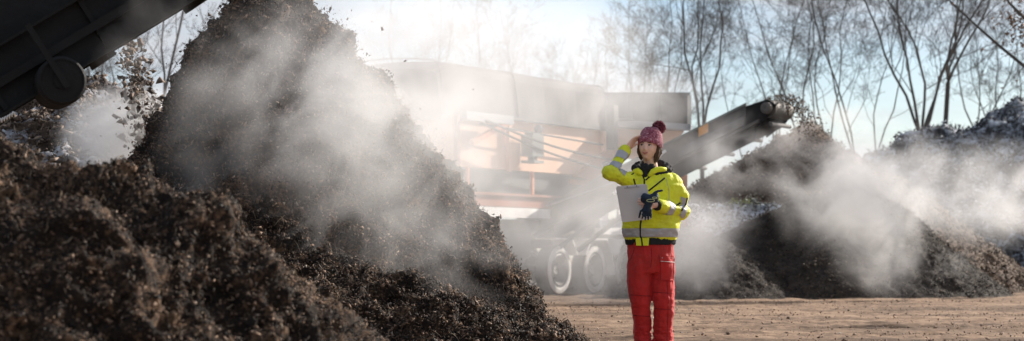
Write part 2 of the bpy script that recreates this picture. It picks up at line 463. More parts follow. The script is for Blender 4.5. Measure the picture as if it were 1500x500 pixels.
def nz(X, Y, s, seed, o=3): return fbm(np.stack([X * s, Y * s, X * 0 + seed * 3.3], -1), o, seed)
def smax(a, b, k=0.12):
    h = np.clip(0.5 + 0.5 * (a - b) / k, 0, 1)
    return b * (1 - h) + a * h + k * h * (1 - h)
def cone(X, Y, cx, cy, H, s, r0=0.25, sy=1.0):
    r = np.sqrt((X - cx) ** 2 + ((Y - cy) * sy) ** 2 + r0 * r0) - r0
    return H - r * s
CM = [M['compost'], M['compost_chip'], M['straw']]

# front heap (near, left, out of focus)
pr = [(-700, 150), (-300, 195), (-100, 212), (0, 222), (60, 226), (120, 236), (165, 246), (225, 262), (265, 270), (300, 282), (332, 305), (352, 335), (400, 362), (440, 405), (470, 445), (540, 495), (620, 560), (800, 640)]
YR = 9.0
px_ = np.array([(p[0] - HX) / F * YR for p in pr]); pz_ = np.array([CAMZ - (p[1] - HY) / F * YR for p in pr])
def h_front(X, Y):
    Yc = YR + 0.25 * nz(X, X * 0, 0.9, 4)
    top = np.interp(X, px_, pz_)
    d = Y - Yc
    fr = np.sqrt(np.minimum(d, 0) ** 2 + 0.01) - 0.1; fr = fr * .55 + 0.95 * np.maximum(fr - 0.22, 0); bk = np.sqrt(np.maximum(d, 0) ** 2 + 0.02) - 0.14
    z = top - 0.60 * fr * (1 + 0.2 * nz(X, Y, 1.1, 5)) - 0.75 * bk
    # a second, lower lip in front
    lip = (np.interp(X + 0.35, px_, pz_) * 0.86 - 0.02) - 0.95 * (np.sqrt((Y - (YR - 0.75) - 0.2 * nz(X, Y * 0, 1.6, 8)) ** 2 + 0.01) - 0.1)
    return smax(z, lip, 0.05)
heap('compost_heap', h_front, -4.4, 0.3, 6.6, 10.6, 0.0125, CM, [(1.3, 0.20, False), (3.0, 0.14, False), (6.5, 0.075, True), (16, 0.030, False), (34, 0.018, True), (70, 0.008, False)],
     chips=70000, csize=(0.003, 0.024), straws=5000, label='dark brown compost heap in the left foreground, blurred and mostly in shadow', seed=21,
     vis=lambda V, N: (V[:, 1] < 9.6) & (V[:, 0] > -3.0), slen=(0.02, 0.08))

# big steaming cone behind it
def h_big(X, Y):
    Xw = X + 0.10 * nz(X, Y, 1.3, 31); Yw = Y + 0.10 * nz(X, Y, 1.3, 32)
    dl = -(Xw + 1.93)
    Xw = np.where(dl > 0, -1.93 - (np.minimum(dl, .7) * 1.5 + np.maximum(dl - .7, 0) * 1.05), -1.93 + (Xw + 1.93) * 1.07)
    z = cone(Xw, Yw, -1.93, 16.0, 3.16, 1.30, 0.15)
    ang = np.arctan2(Y - 16, X + 1.92)
    z = z + 0.06 * np.cos(ang * 5 + 1.0) * np.clip((3.0 - z) / 3, 0, 1)
    fl = 0.62 - 0.75 * (np.sqrt((X + 0.95) ** 2 * 0.30 + (Y - 13.9) ** 2 + 0.04) - 0.2)
    sh = 0.80 - 0.72 * (np.sqrt((X + 1.5) ** 2 * 0.55 + (Y - 14.0) ** 2 + 0.04) - 0.2)
    sk = 0.46 - 0.62 * (np.sqrt((X + 0.12) ** 2 + (Y - 15.35) ** 2 * 0.7 + 0.04) - 0.2)
    return smax(smax(smax(z, fl), sh), sk)
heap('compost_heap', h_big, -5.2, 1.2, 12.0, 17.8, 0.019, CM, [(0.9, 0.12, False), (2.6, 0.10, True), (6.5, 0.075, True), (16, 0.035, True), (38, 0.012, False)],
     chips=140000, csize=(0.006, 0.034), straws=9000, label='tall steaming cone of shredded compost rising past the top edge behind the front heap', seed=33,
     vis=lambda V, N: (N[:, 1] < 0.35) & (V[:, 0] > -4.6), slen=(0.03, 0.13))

# left far pile seen below the overhead conveyor
def h_left(X, Y):
    a = cone(X + 0.15 * nz(X, Y, 0.9, 61), Y, -4.75, 22.0, 2.65, 0.66, 0.5, 0.8)
    b = cone(X, Y + 0.15 * nz(X, Y, 0.9, 62), -5.4, 20.5, 1.95, 0.62, 0.5, 0.9)
    return smax(a, b, 0.3)
heap('compost_heap', h_left, -8.6, -1.2, 18.4, 24.6, 0.035, [M['left_soil'], M['brown_chip'], M['straw']], [(0.9, 0.16, False), (2.6, 0.13, True), (8, 0.05, True)],
     chips=30000, csize=(0.02, 0.09), straws=2500, label='frosted brown compost pile at far left below the overhead conveyor', seed=43, slen=(0.1, 0.3),
     vis=lambda V, N: (N[:, 1] < 0.3) & (V[:, 0] > -6.5))

# low dark mound in front of the machine
def h_low(X, Y):
    Xs = np.where(X < 3.35, 3.35 + (X - 3.35) * 1.7, X)
    return cone(Xs, Y, 3.35, 39.2, 1.32, 0.62, 0.4, 0.9)
DM = [M['dark_soil'], M['dark_chip'], M['straw']]
heap('soil_heap', h_low, 0.2, 6.2, 36.2, 42.5, 0.05, DM, [(0.8, 0.10, False), (2.5, 0.06, True), (9, 0.035, True)], chips=16000, csize=(0.012, 0.05),
     label='low dark soil mound directly right of the woman, behind her', cat='soil heap', seed=53, vis=lambda V, N: N[:, 1] < 0.3)

# tall cone under the machine's conveyor: its dark face towards us
def h_cone(X, Y):
    z = cone(X + 0.12 * nz(X, Y, 0.8, 71), Y + 0.12 * nz(X, Y, 0.8, 72), 6.15, 41.0, 2.05, 0.70, 0.5, 0.9)
    z = smax(z, cone(X, Y, 6.9, 40.7, 2.22, 0.82, 0.4, 0.95), 0.2)
    z = smax(z, cone(X, Y, 4.9, 41.2, 1.35, 0.6, 0.5, 0.9), 0.25)
    return z
heap('soil_heap', h_cone, 1.6, 11.2, 36.6, 44.6, 0.05, DM, [(0.8, 0.12, False), (2.2, 0.07, True), (8, 0.035, True)], chips=40000, csize=(0.012, 0.055),
     label='wide dark cone of fine soil with steam rolling over its sunlit right slope', cat='soil heap', seed=63, vis=lambda V, N: N[:, 1] < 0.3)

# brown pile behind, fed by the conveyor tip
def h_brown(X, Y):
    z = cone(X + 0.15 * nz(X, Y, 0.6, 81), Y, 6.85, 47.0, 3.92, 0.76, 0.2, 0.95)
    z = smax(z, cone(X, Y, 5.2, 47.4, 2.75, 0.72, 0.5, 0.9), 0.25)
    z = smax(z, cone(X, Y, 8.1, 47.4, 3.1, 0.85, 0.5, 0.8), 0.2)
    return z
heap('soil_heap', h_brown, 0.5, 13, 42.6, 51, 0.07, [M['brown_soil'], M['brown_chip'], M['straw']], [(0.6, 0.16, False), (1.8, 0.12, True), (6, 0.05, True)], chips=26000, csize=(0.03, 0.11),
     label='brown peaked pile just below the dusty tip of the machine conveyor', cat='soil heap', seed=73, vis=lambda V, N: N[:, 1] < 0.3)

# frosted garden waste ridge at far right
def h_frost(X, Y):
    pp = [(900, 330), (1000, 312), (1100, 300), (1200, 290), (1285, 226), (1320, 200), (1350, 193), (1400, 187), (1425, 178), (1450, 166), (1480, 158), (1520, 152), (1600, 150), (1750, 190)]
    Yd = 58.0
    top = np.interp(X, [(a - HX) / F * Yd for a, b in pp], [CAMZ - (b - HY) / F * Yd for a, b in pp])
    d = Y - Yd - 0.5 * nz(X, Y * 0, 0.5, 91)
    z = top - 0.43 * (np.sqrt(np.minimum(d, 0) ** 2 + 0.3) - 0.55) - 0.6 * (np.sqrt(np.maximum(d, 0) ** 2 + 0.2) - 0.45)
    return z
heap('garden_waste_heap', h_frost, 2.5, 22, 43.5, 62, 0.10, [M['frost_soil'], M['frost_chip'], M['frost_chip']], [(0.45, 0.42, True), (1.5, 0.28, True), (5, 0.11, True)], chips=60000, csize=(0.04, 0.15),
     straws=9000, label='long frosted ridge of blue-grey garden waste at the right below the trees', cat='green waste heap', seed=83, vis=lambda V, N: N[:, 1] < 0.4, slen=(0.2, 0.6))

# low frosted bank between the dark mound and the brown pile
def h_bank(X, Y):
    pp = [(1000, 303), (1040, 298), (1080, 298), (1120, 302), (1150, 298), (1190, 290), (1215, 330), (1260, 420)]
    Yd = 44.0
    top = np.interp(X, [(a - HX) / F * Yd for a, b in pp], [CAMZ - (b - HY) / F * Yd for a, b in pp])
    d = Y - Yd
    return top - 0.75 * (np.sqrt(d ** 2 + 0.1) - 0.3)
heap('garden_waste_heap', h_bank, 3.2, 7.6, 42.0, 46.5, 0.05, [M['bank_soil'], M['frost_chip'], M['frost_chip']], [(0.9, 0.10, True), (3, 0.11, True), (8, 0.06, True)], chips=12000, csize=(0.03, 0.10),
     straws=2500, label='low bank of frosted stalks between the dark cone and the brown pile', cat='green waste heap', seed=93, slen=(0.1, 0.35))
# ================================================================ TREES
def tree(px, Y, height, fork, r0, seed, label, lean=(0, 0), spread=0.5, stems=4, leaves=0, levels=4, dens=1.0, crownpx=None):
    rd = random.Random(seed); r0 *= .72
    base = Vector(((px - HX) / F * Y, Y, -0.05))
    root = empty('tree', base)
    tag(root, label, 'tree', 'bare winter trees behind the heaps')
    tv = {0: ([], []), 1: ([], [])}; lv = []
    def add_tube(slot, pts, rads, sides):
        V, Fc = tv[slot]; prev = None; rings = []
        for i, p in enumerate(pts):
            d = (pts[min(i + 1, len(pts) - 1)] - pts[max(i - 1, 0)])
            d = d.normalized() if d.length > 1e-6 else Vector((0, 0, 1))
            if prev is None: prev = d.orthogonal().normalized()
            u = prev - d * prev.dot(d)
            u = u.normalized() if u.length > 1e-5 else d.orthogonal().normalized()
            prev = u; v = d.cross(u); n0 = len(V)
            for k in range(sides):
                a = 2 * math.pi * k / sides
                V.append(p + (u * math.cos(a) + v * math.sin(a)) * rads[i])
            rings.append(n0)
        for a, b in zip(rings, rings[1:]):
            for k in range(sides):
                k2 = (k + 1) % sides
                Fc.append((a + k, a + k2, b + k2, b + k))
    def branch(p, d, L, r, lvl):
        n = 10 if lvl == 0 else (6 if lvl < 3 else 4)
        pts = [p.copy()]; rads = [r]; q = p.copy(); dd = d.copy()
        for i in range(n):
            wob = 0.13 if lvl == 0 else 0.22
            dd = (dd + Vector((rd.gauss(0, wob), rd.gauss(0, wob), rd.gauss(0, wob * 0.6) + (0.13 if lvl == 0 else 0.07)))).normalized()
            q = q + dd * (L / n); pts.append(q.copy()); rads.append(max(r * (1 - 0.75 * (i + 1) / n), 0.004))
        add_tube(0 if lvl < 2 else 1, pts, rads, 7 if lvl == 0 else (5 if lvl == 1 else 3))
        if lvl >= levels:
            if leaves and rd.random() < leaves: lv.append(pts[-1] + Vector((0, 0, -0.05))); lv.append(pts[-2])
            return
        nb = {0: 7, 1: 7, 2: 6, 3: 3}[min(lvl, 3)]
        nb = max(2, int(nb * dens + 0.5))
        for k in range(nb):
            t = 0.22 + 0.75 * (k + rd.random()) / nb
            i = min(int(t * n), n - 1); f = t * n - i
            c = pts[i].lerp(pts[i + 1], f)
            ax = (pts[i + 1] - pts[i]).normalized()
            side = Vector((rd.gauss(0, 1), rd.gauss(0, 1), rd.gauss(0, 0.5))); side = (side - ax * side.dot(ax)).normalized()
            an = rd.uniform(0.45, 0.95)
            nd_ = (ax * math.cos(an) + side * math.sin(an)).normalized()
            branch(c, nd_, L * rd.uniform(0.32, 0.52) * (1.15 - 0.5 * t), max(rads[i] * rd.uniform(0.36, 0.5), 0.004), lvl + 1)
    # trunk to the fork, then the stems
    top = Vector((lean[0] * fork / height, lean[1] * fork / height, fork))
    mid = top * 0.5 + Vector((rd.gauss(0, .06), rd.gauss(0, .06), 0))
    if fork > 0.3:
        add_tube(0, [Vector((0, 0, 0)), mid, top], [r0 * 1.25, r0 * 1.08, r0], 9)
    for k in range(stems):
        a = 2 * math.pi * (k + rd.uniform(-.25, .25)) / stems + seed
        sp = spread * rd.uniform(0.55, 1.15)
        d = Vector((math.cos(a) * sp + lean[0] / height, math.sin(a) * sp * 0.7 + lean[1] / height, 1)).normalized()
        branch(top - d * 0.05, d, (height - fork) * rd.uniform(0.8, 1.05), r0 * (0.98 if stems == 1 else 0.60), 0)
    for slot, nm in ((0, 'trunk'), (1, 'crown')):
        V, Fc = tv[slot]
        if not V: continue
        V = np.array([tuple(v) for v in V]); Fc = np.array(Fc)
        faces = [Fc]; mi = np.zeros(len(Fc)); mats = [M['bark']]
        if slot == 1 and lv:
            C = np.array([tuple(v) for v in lv]); N = np.random.RandomState(seed).normal(size=C.shape); N /= np.linalg.norm(N, axis=1, keepdims=True)
            v2, q, t = shards(C, N, np.full(len(C), 0.10), flat=0.15, long=1.3, seed=seed)
            faces += [q + len(V), t + len(V)]; mi = np.concatenate([mi, np.ones(len(q) + len(t))]); V = np.concatenate([V, v2]); mats.append(M['dry_leaf'])
        link(nm, mesh_np(nm, V, faces, mi), mats, root, smooth=False)
    return root

T = [
 (1349, 70, 13.5, 4.9, 0.13, 3, 'large bare tree whose several stems fan out above the frosted ridge', dict(spread=0.48, stems=5, dens=1.1)),
 (1376, 74, 13.5, 7.2, 0.12, 5, 'bare tree with one straight trunk forking high, just right of the fanned tree', dict(spread=0.42, stems=3, lean=(0.6, 0))),
 (1432, 78, 12.0, 5.5, 0.08, 8, 'thin bare tree above the tallest part of the frosted ridge', dict(spread=0.5, stems=3)),
 (1478, 82, 11.0, 5.0, 0.09, 9, 'bare tree at the right edge, partly hidden by the frosted ridge', dict(spread=0.6, stems=4)),
 (1296, 66, 13.0, 3.0, 0.085, 12, 'slender bare tree leaning left over the gap between the piles', dict(lean=(-3.4, 0), spread=0.25, stems=2)),
 (1262, 72, 12.0, 4.0, 0.07, 14, 'slim bare tree leaning right, behind the leaning slender one', dict(lean=(1.5, 0), spread=0.25, stems=2)),
 (1206, 74, 12.0, 4.0, 0.08, 15, 'bare tree rising behind the right shoulder of the brown pile', dict(spread=0.28, stems=3)),
 (1172, 72, 12.5, 4.5, 0.085, 17, 'bare upright tree rising straight behind the peak of the brown pile', dict(spread=0.22, stems=2)),
 (1134, 78, 12.5, 4.0, 0.08, 18, 'bushy bare tree right above the tip of the machine conveyor', dict(spread=0.28, stems=3)),
 (1098, 84, 11.0, 4.0, 0.07, 19, 'faint thin tree above the middle of the machine conveyor', dict(spread=0.3, stems=2)),
 (1028, 70, 13.0, 4.6, 0.11, 21, 'tall bare tree with wide V shaped fork right of the woman hat', dict(spread=0.36, stems=4, dens=1.1)),
 (985, 76, 13.5, 4.5, 0.07, 23, 'slim bare tree standing behind the grey box directly over the woman', dict(spread=0.2, stems=2)),
 (948, 80, 11.0, 3.5, 0.08, 24, 'pale bushy tree behind the left half of the grey box', dict(spread=0.4, stems=4)),
 (905, 84, 10.5, 3.0, 0.08, 26, 'hazy bushy tree just right of the steam above the hood', dict(spread=0.5, stems=4)),
 (850, 88, 11.0, 3.0, 0.08, 27, 'tree almost lost in the white steam above the right end of the hood', dict(spread=0.45, stems=3)),
 (725, 80, 12.0, 4.0, 0.08, 28, 'tree faintly visible in steam above the middle of the hood', dict(spread=0.35, stems=3)),
 (612, 80, 13.0, 4.0, 0.09, 29, 'tree faintly visible between the tall cone and the hood', dict(spread=0.35, stems=3)),
 (243, 52, 11.0, 2.5, 0.11, 31, 'misty bare tree at left, seen between the overhead conveyor and the tall cone', dict(spread=0.3, stems=3, lean=(0.2, 0))),
 (160, 62, 9.0, 3.0, 0.09, 32, 'bare bushy tree at far left just below the overhead conveyor edge', dict(spread=0.5, stems=4)),
]
for px, Y, h, fk, r0, sd_, lb, kw in T:
    tree(px, Y, h, fk, r0, sd_, lb, **kw)

# one tree outside the right edge whose long limb with dry leaves reaches into the picture
def edge_tree():
    Y = 40.0
    base = Vector(((1600 - HX) / F * Y, Y, -0.05)); root = empty('tree', base)
    tag(root, 'nearer tree off the right edge, a long limb with brown leaves reaching in', 'tree', None)
    def P(px, py, y=Y): return at(px, py, y) - base
    t = MB(); t.tube([(0, 0, 0), (0.05, 0, 1.6), (-.02, 0, 3.4), (0.1, 0, 6.5), (0.2, 0.1, 9)], [.2, .17, .15, .1, .04], 10)
    t.tube([P(1597, 170), P(1540, 122), P(1500, 97), P(1462, 66), P(1425, 33), P(1390, 0), P(1350, -30)], [.05, .042, .034, .028, .022, .014, .006], 6)
    t.tube([P(1600, 90), P(1545, 50), P(1500, 26), P(1478, 4), P(1460, -25)], [.06, .045, .034, .024, .01], 6)
    t.build('trunk', M['bark'], root)
    rd = random.Random(5); c = MB(); C = []
    starts = [P(1500, 97), P(1462, 66), P(1425, 33), P(1390, 0), P(1500, 26), P(1478, 4), P(1530, 42), P(1480, 80), P(1515, 34)]
    for s in starts:
        for k in range(5):
            p = s.copy(); d = Vector((rd.uniform(-1, .4), rd.uniform(-.5, .5), rd.uniform(-.7, .9))).normalized(); pts = [p]; 
            for i in range(4):
                d = (d + Vector((rd.gauss(0, .25), rd.gauss(0, .25), rd.gauss(0, .25) - .05))).normalized(); p = p + d * rd.uniform(.08, .2); pts.append(p)
                if (s - P(1500, 26)).length < .55 and rd.random() < .85:
                    for m in range(4): C.append(p + Vector((rd.gauss(0, .07), rd.gauss(0, .07), rd.gauss(0, .06) - .05)))
                elif rd.random() < .1: C.append(p)
            c.tube(pts, [.008, .006, .005, .004, .003], 3, cap=False)
    me = c.mesh('crown')
    crown = link('crown', me, M['bark'], root)
    C = np.array([tuple(v) for v in C]); N = np.random.RandomState(4).normal(size=C.shape); N /= np.linalg.norm(N, axis=1, keepdims=True)
    v2, q, tt = shards(C, N, np.full(len(C), 0.075), flat=0.15, long=1.3, seed=9)
    tag(link('leaves', mesh_np('leaves', v2, [q, tt]), M['dry_leaf'], root), 'clusters of withered brown leaves')
edge_tree()

# ================================================================ NEAR CONVEYOR (overhead, left)
def near_conveyor():
    P1 = at(0, 168, 12.9); P2 = at(285, -4, 13.3)     # far lower edge
    d = (P2 - P1).normalized(); lat = d.cross(Vector((0, 0, 1))).normalized()   # towards us
    if lat.y > 0: lat = -lat
    up = lat.cross(d)
    if up.z < 0: up = -up
    root = empty('belt_conveyor', Vector((P1.x, P1.y, 0)))
    tag(root, 'dark belt conveyor reaching in overhead from the top left corner', 'conveyor')
    o = root.location
    def Q(t, s, h): return P1 + d * t + lat * s + up * h - o
    t0, t1 = -4.0, 2.3
    W = 0.9
    def slab(name, mat, s0, s1, h0, h1, ta=t0, tb=t1, par=root):
        b = MB(); b.prism([Q(ta, s0, h0), Q(ta, s1, h0), Q(ta, s1, h1), Q(ta, s0, h1)], d * (tb - ta)); return b.build(name, mat, par)
    slab('belt', M['rubber'], .06, W - .06, .60, .64)
    slab('return_belt', M['rubber'], .06, W - .06, .10, .115)
    slab('belly_plate', M['black_steel'], .02, W - .02, .0, .02, tb=t1 - .4)
    for s, e in ((0, -.02), (W, .02)):
        slab('side_rail', M['black_steel'], s, s + e, -.03, .34)
        slab('rail_flange', M['black_steel'], s + e * 1.1, s + e * 4.5, -.03, -.015)
        slab('rail_flange', M['black_steel'], s + e * 1.1, s + e * 4.5, .325, .34)
        slab('side_board', M['black_steel'], s - e * 2, s - e * 3, .345, .86)
        slab('rubber_skirt', M['rubber'], s - e * 3.2, s - e * 4.5, .56, 1.02)
    for k in range(9):
        t = t0 + .35 + k * .72
        r = MB(); r.bar(Q(t, W + .03, -.01), Q(t, W + .03, .33), .03, .03, up=d); r.build('stiffener', M['black_steel'], root)
        r = MB(); r.bar(Q(t, .02, -.035), Q(t, W - .02, -.035), .05, .06, up=up); r.build('cross_member', M['black_steel'], root)
    slab('cable_tray', M['black_steel'], W + .03, W + .07, .12, .17)
    # support wheel hanging under the near rail
    c = at(86, 122, 12.1) - o
    rr = 0.145
    wl = MB(); wl.lathe(c, lat, [(-.22, .03), (-.22, rr - .02), (-.20, rr), (.17, rr), (.19, rr - .02), (.19, .03)], 48)
    wlo = wl.build('roller', M['black_steel'], root, smooth=False)
    hub = MB(); hub.lathe(c + lat * .195, lat, [(-.02, .012), (-.02, .045), (.01, .05), (.01, .012)], 20); hub.build('hub', M['black_steel'], wlo)
    rg = MB(); rg.lathe(c + lat * .19, lat, [(0, rr * .84), (0, rr * .9), (.006, rr * .9), (.006, rr * .84)], 40); rg.build('rim_edge', M['black_steel'], wlo)
    for s in (-.26, .23):
        br = MB(); br.bar(c + lat * s - up * .05, c + lat * s + up * .38, .015, .035, up=d); br.build('bracket', M['black_steel'], root)
    for s in (0, W):
        lg = MB(); a = Q(-3.0, s, 0); lg.bar(a, Vector((a.x, a.y, 0)), .1, .1, up=(1, 0, 0)); lg.build('leg', M['black_steel'], root)
    hd = MB(); hd.lathe(Q(t1 + .05, .08, .38), lat, [(0, .02), (0, .26), (W - .16, .26), (W - .16, .02)], 28); hd.build('head_drum', M['dark_steel'], root)
    cl = MB(); pts = []
    for i in range(120):
        t = i / 119; p = at(-25 + 47 * t, 176 + 5 * math.sin(t * 2.6) - 14 * t * t, 11.9) - o
        a = t * 80
        pts.append(p + Vector((0, math.sin(a), math.cos(a))) * .011)
    cl.tube(pts, .0045, 5); cl.build('spiral_hose', M['white_paint'], root)
    rs = np.random.RandomState(3); n = 2500
    tt = rs.uniform(t0, t1, n); ss = rs.uniform(.1, W - .1, n); hh = .65 + .20 * (1 - ((ss - W / 2) / (W / 2)) ** 2) * rs.uniform(0, 1, n)
    C = np.array([tuple(Q(a, b_, c_)) for a, b_, c_ in zip(tt, ss, hh)])
    V, q, tr_ = shards(C + np.array(o), np.tile([0, 0, 1.], (n, 1)), rs.uniform(.05, .14, n), .5, seed=5)
    tag(link('compost', mesh_np('compost', V, [q, tr_]), M['compost_chip']), 'compost riding on the belt of the overhead conveyor', 'compost', kind='stuff')
near_conveyor()

# material spilling off the conveyor
def falling():
    rs = np.random.RandomState(8)
    # spill curtain at left
    n = 1300
    t = rs.uniform(0, 1, n) ** 0.8
    px = 185 + 45 * t + rs.normal(size=n) * (8 + 14 * t) ; py = 55 + 190 * t
    Y = 17.0 + rs.normal(size=n) * .25
    A = np.stack([(px - HX) / F * Y, Y, CAMZ - (py - HY) / F * Y], -1)
    n2 = 500
    u = rs.uniform(0, 1, n2)
    # crumbs flying off the top of the big cone, both flanks
    px = np.where(rs.uniform(size=n2) < .6, 350 - 85 * u - rs.exponential(9, n2), 470 + 130 * u + rs.exponential(16, n2)); py = np.where(px < 400, -10 + 130 * u, 5 + 200 * u)
    Y = 15.9 + rs.normal(size=n2) * .2
    B = np.stack([(px - HX) / F * Y, Y, CAMZ - (py - HY) / F * Y], -1)
    C = np.concatenate([A, B])
    N = rs.normal(size=C.shape); N /= np.linalg.norm(N, axis=1, keepdims=True)
    sz = np.concatenate([.015 + .07 * rs.uniform(size=n) ** 2.5, .008 + .035 * rs.uniform(size=n2) ** 3])
    V, q, tr_ = shards(C, N, sz, .6, 1.2, seed=6)
    tag(link('falling_compost', mesh_np('falling_compost', V, [q, tr_]), M['brown_chip']), 'clods and crumbs of compost tumbling through the air beside the cone', 'compost', kind='stuff')
falling()
STEAM = True
# ================================================================ SCREENING MACHINE
def machine():
    O = Vector((-1.09, 38.0, 0)); u = Vector((0.5, 0.866, 0)); nn = Vector((0.866, -0.5, 0))
    root = empty('screening_machine', O, math.atan2(u.y, u.x))
    tag(root, 'wheeled trommel screen with peach side panels, grey hood and rising discharge conveyor, veiled in steam', 'screening machine')
    # local: x along the machine (away, to the right), y < 0 towards us, z up
    L = 6.1; Wd = 2.4
    mb = MB(); mb.box((L / 2, Wd / 2 + .02, 2.98), (L, Wd - .04, .98)); body = mb.build('body', M['peach_paint'], root, bevel=.02)
    # side panel seams, posts
    for x in (0.06, 2.0, L - .06):
        p = MB(); p.box((x, -.03, 2.97), (.10, .08, 1.04)); p.build('post', M['peach_paint'] if x > .1 else M['rust_paint'], root, bevel=.01)
    # recessed dark opening below the panel and the red-brown channel
    p = MB(); p.box((L / 2, Wd / 2, 2.255), (L - .1, Wd - .3, .47)); p.build('drum_housing', M['dark_steel'], root, bevel=.01)
    p = MB(); p.box((L / 2 + .1, -.02, 1.885), (L + .2, .10, .27)); p.box((L / 2, -.055, 1.99), (L, .17, .035)); p.box((L / 2, -.055, 1.77), (L, .17, .035)); p.build('side_channel', M['rust_paint'], root)
    p = MB(); p.box((1.7, -.06, 1.64), (3.6, .14, .19)); p.box((L - 1, .1, 1.64), (2.6, .12, .16)); p.build('chassis_rail', M['white_paint'], root, bevel=.01)
    p = MB(); p.box((5.0, -.05, 2.33), (1.0, .06, .11)); p.build('marker_plate', M['rust_paint'], root)
    for x in (0.4, 2.9, 5.4):
        p = MB(); p.box((x, -.05, 2.25), (.07, .06, .46)); p.build('stud', M['orange_paint'], root)
    # sloping lower hopper wall
    p = MB(); p.prism([(0, 0.1, 1.5), (L, .1, 1.5), (L, .5, .95), (0, .5, .95)], (0, .06, .02)); p.build('lower_hopper', M['dark_steel'], root)
    # hood: rounded grey tarpaulin on hoops
    prof = []
    for y, z in ((-.08, 3.50), (-.06, 3.75), (-.03, 4.0), (.0, 4.22), (.05, 4.35), (.14, 4.42), (.5, 4.46), (1.2, 4.49), (1.9, 4.46), (2.26, 4.42), (2.35, 4.35), (2.40, 4.22), (2.43, 4.0), (2.46, 3.75), (2.48, 3.50)):
        prof.append((y, z + .02))
    hd = MB(); rows = []
    ns = 26
    for i in range(ns):
        x = -.55 + (L + .65) * i / (ns - 1)
        sag = .025 * math.cos(i * 2 * math.pi / 5)
        drop = .0 if i > 1 else -.18 * (2 - i) / 2
        rows.append([hd.bm.verts.new((x, y + (sag if y < Wd / 2 else -sag), z + drop - abs(sag) * .6)) for y, z in prof])
    for a, b in zip(rows, rows[1:]):
        for k in range(len(prof) - 1): hd.bm.faces.new((a[k], b[k], b[k + 1], a[k + 1]))
    hd.bm.faces.new(rows[0]); hd.bm.faces.new(rows[-1][::-1])
    hood = hd.build('hood', M['tarp'], root)
    for x in (-.5, 2.3, L + .08):
        r = MB(); r.tube([(x, y, z + .003) for y, z in prof], .012, 6); r.build('hoop', M['tarp'], hood)
    p = MB(); p.box((L / 2, -.085, 3.505), (L + .2, .03, .07)); p.build('hood_rail', M['dark_steel'], root)
    # end wall, seen on the left
    p = MB(); p.box((-.04, Wd / 2, 2.9), (.06, Wd, 1.15)); p.build('end_wall', M['peach_paint'], root)
    # grey top arm with brace, at the left
    p = MB(); p.box((.75, -.28, 3.42), (1.75, .16, .17)); p.build('folding_arm', M['grey_box'], root, bevel=.01)
    p = MB(); p.bar((1.45, -.3, 3.36), (.15, -.3, 2.92), .09, .1); p.build('arm_brace', M['orange_paint'], root)
    for y0, z0, z1 in ((-.36, 3.30, 2.60), (-.42, 3.36, 2.82)):
        p = MB(); pts = [Vector((.45 + 5.3 * t, y0, z0 + (z1 - z0) * t - .10 * math.sin(math.pi * t))) for t in [k / 10 for k in range(11)]]
        p.tube(pts, .022, 6); p.build('hydraulic_hose', M['rubber'], root)
    p = MB(); p.tube([(0.5, -.25, 3.30), (5.6, -.25, 3.14)], .02, 6); p.build('guide_wire', M['dark_steel'], root)
    # small motor unit on its foot
    p = MB(); p.box((2.65, -.2, 2.98), (.46, .26, .42)); p.box((2.65, -.2, 3.21), (.3, .2, .05)); p.box((2.65, -.2, 2.74), (.14, .14, .14)); p.box((2.65, -.2, 2.66), (.4, .3, .05)); mo = p.build('motor', M['green_grey'], root, bevel=.015)
    for k in range(5):
        pass
    p = MB(); p.ell((2.82, -.24, 3.31), (.09, .09, .1)); p.build('lamp', M['dark_steel'], mo)
    # right end: dark frame post and braced gusset
    p = MB(); p.box((L + .12, -.12, 3.55), (.2, .24, .95)); p.build('corner_post', M['dark_steel'], root, bevel=.015)
    p = MB(); p.prism([(L - 1.5, -.10, 2.45), (L + .15, -.10, 3.12), (L + .55, -.10, 2.55), (L + .5, -.10, 2.3)], (0, .06, 0)); p.build('gusset', M['rust_paint'], root)
    p = MB(); p.tube([(L - .4, -.22, 2.75), (L - .2, -.22, 2.62), (L + .25, -.22, 2.72)], .05, 8); p.ell((L + .25, -.22, 2.78), (.1, .08, .1)); p.ell((L - .25, -.22, 2.7), (.13, .08, .12)); p.build('hydraulic_motor', M['dark_steel'], root)
    # wheels
    for x in (3.6, 5.15, 6.6):
        for side in (0, 1):
            yc = -.14 if side == 0 else Wd - .2
            wh = MB(); c = Vector((x, yc, .51)); rr = .51
            wh.lathe(c, (0, -1, 0), [(-.16, rr * .62), (-.16, rr * .93), (-.12, rr * .99), (.10, rr), (.15, rr * .95), (.165, rr * .82), (.15, rr * .64), (.1, rr * .6)], 40)
            tw = wh.build('wheel', M['rubber'], root, smooth=False)
            rm = MB(); rm.lathe(c, (0, -1, 0), [(-.1, .05), (-.1, rr * .6), (.10, rr * .6), (.155, rr * .635), (.162, rr * .60), (.10, rr * .53), (.02, rr * .42), (.0, rr * .2), (.07, rr * .18), (.07, .03)], 40)
            rmo = rm.build('rim', M['rim_grey'], tw)
            wsd = MB(); wsd.lathe(c, (0, -1, 0), [(.150, rr * .955), (.166, rr * .93), (.176, rr * .80), (.172, rr * .73), (.155, rr * .71)], 40); wsd.build('sidewall_ring', M['tyre_wall'], tw)
            for k in range(8):
                a = 2 * math.pi * k / 8
                bl = MB(); bl.lathe(c + Vector((math.cos(a) * rr * .32, 0, math.sin(a) * rr * .32)), (0, -1, 0), [(.0, .004), (.0, .018), (.045, .018), (.045, .004)], 8)
                if side == 0 and x < 6: bl.build('bolt', M['dark_steel'], rmo)
                else: bl.bm.free()
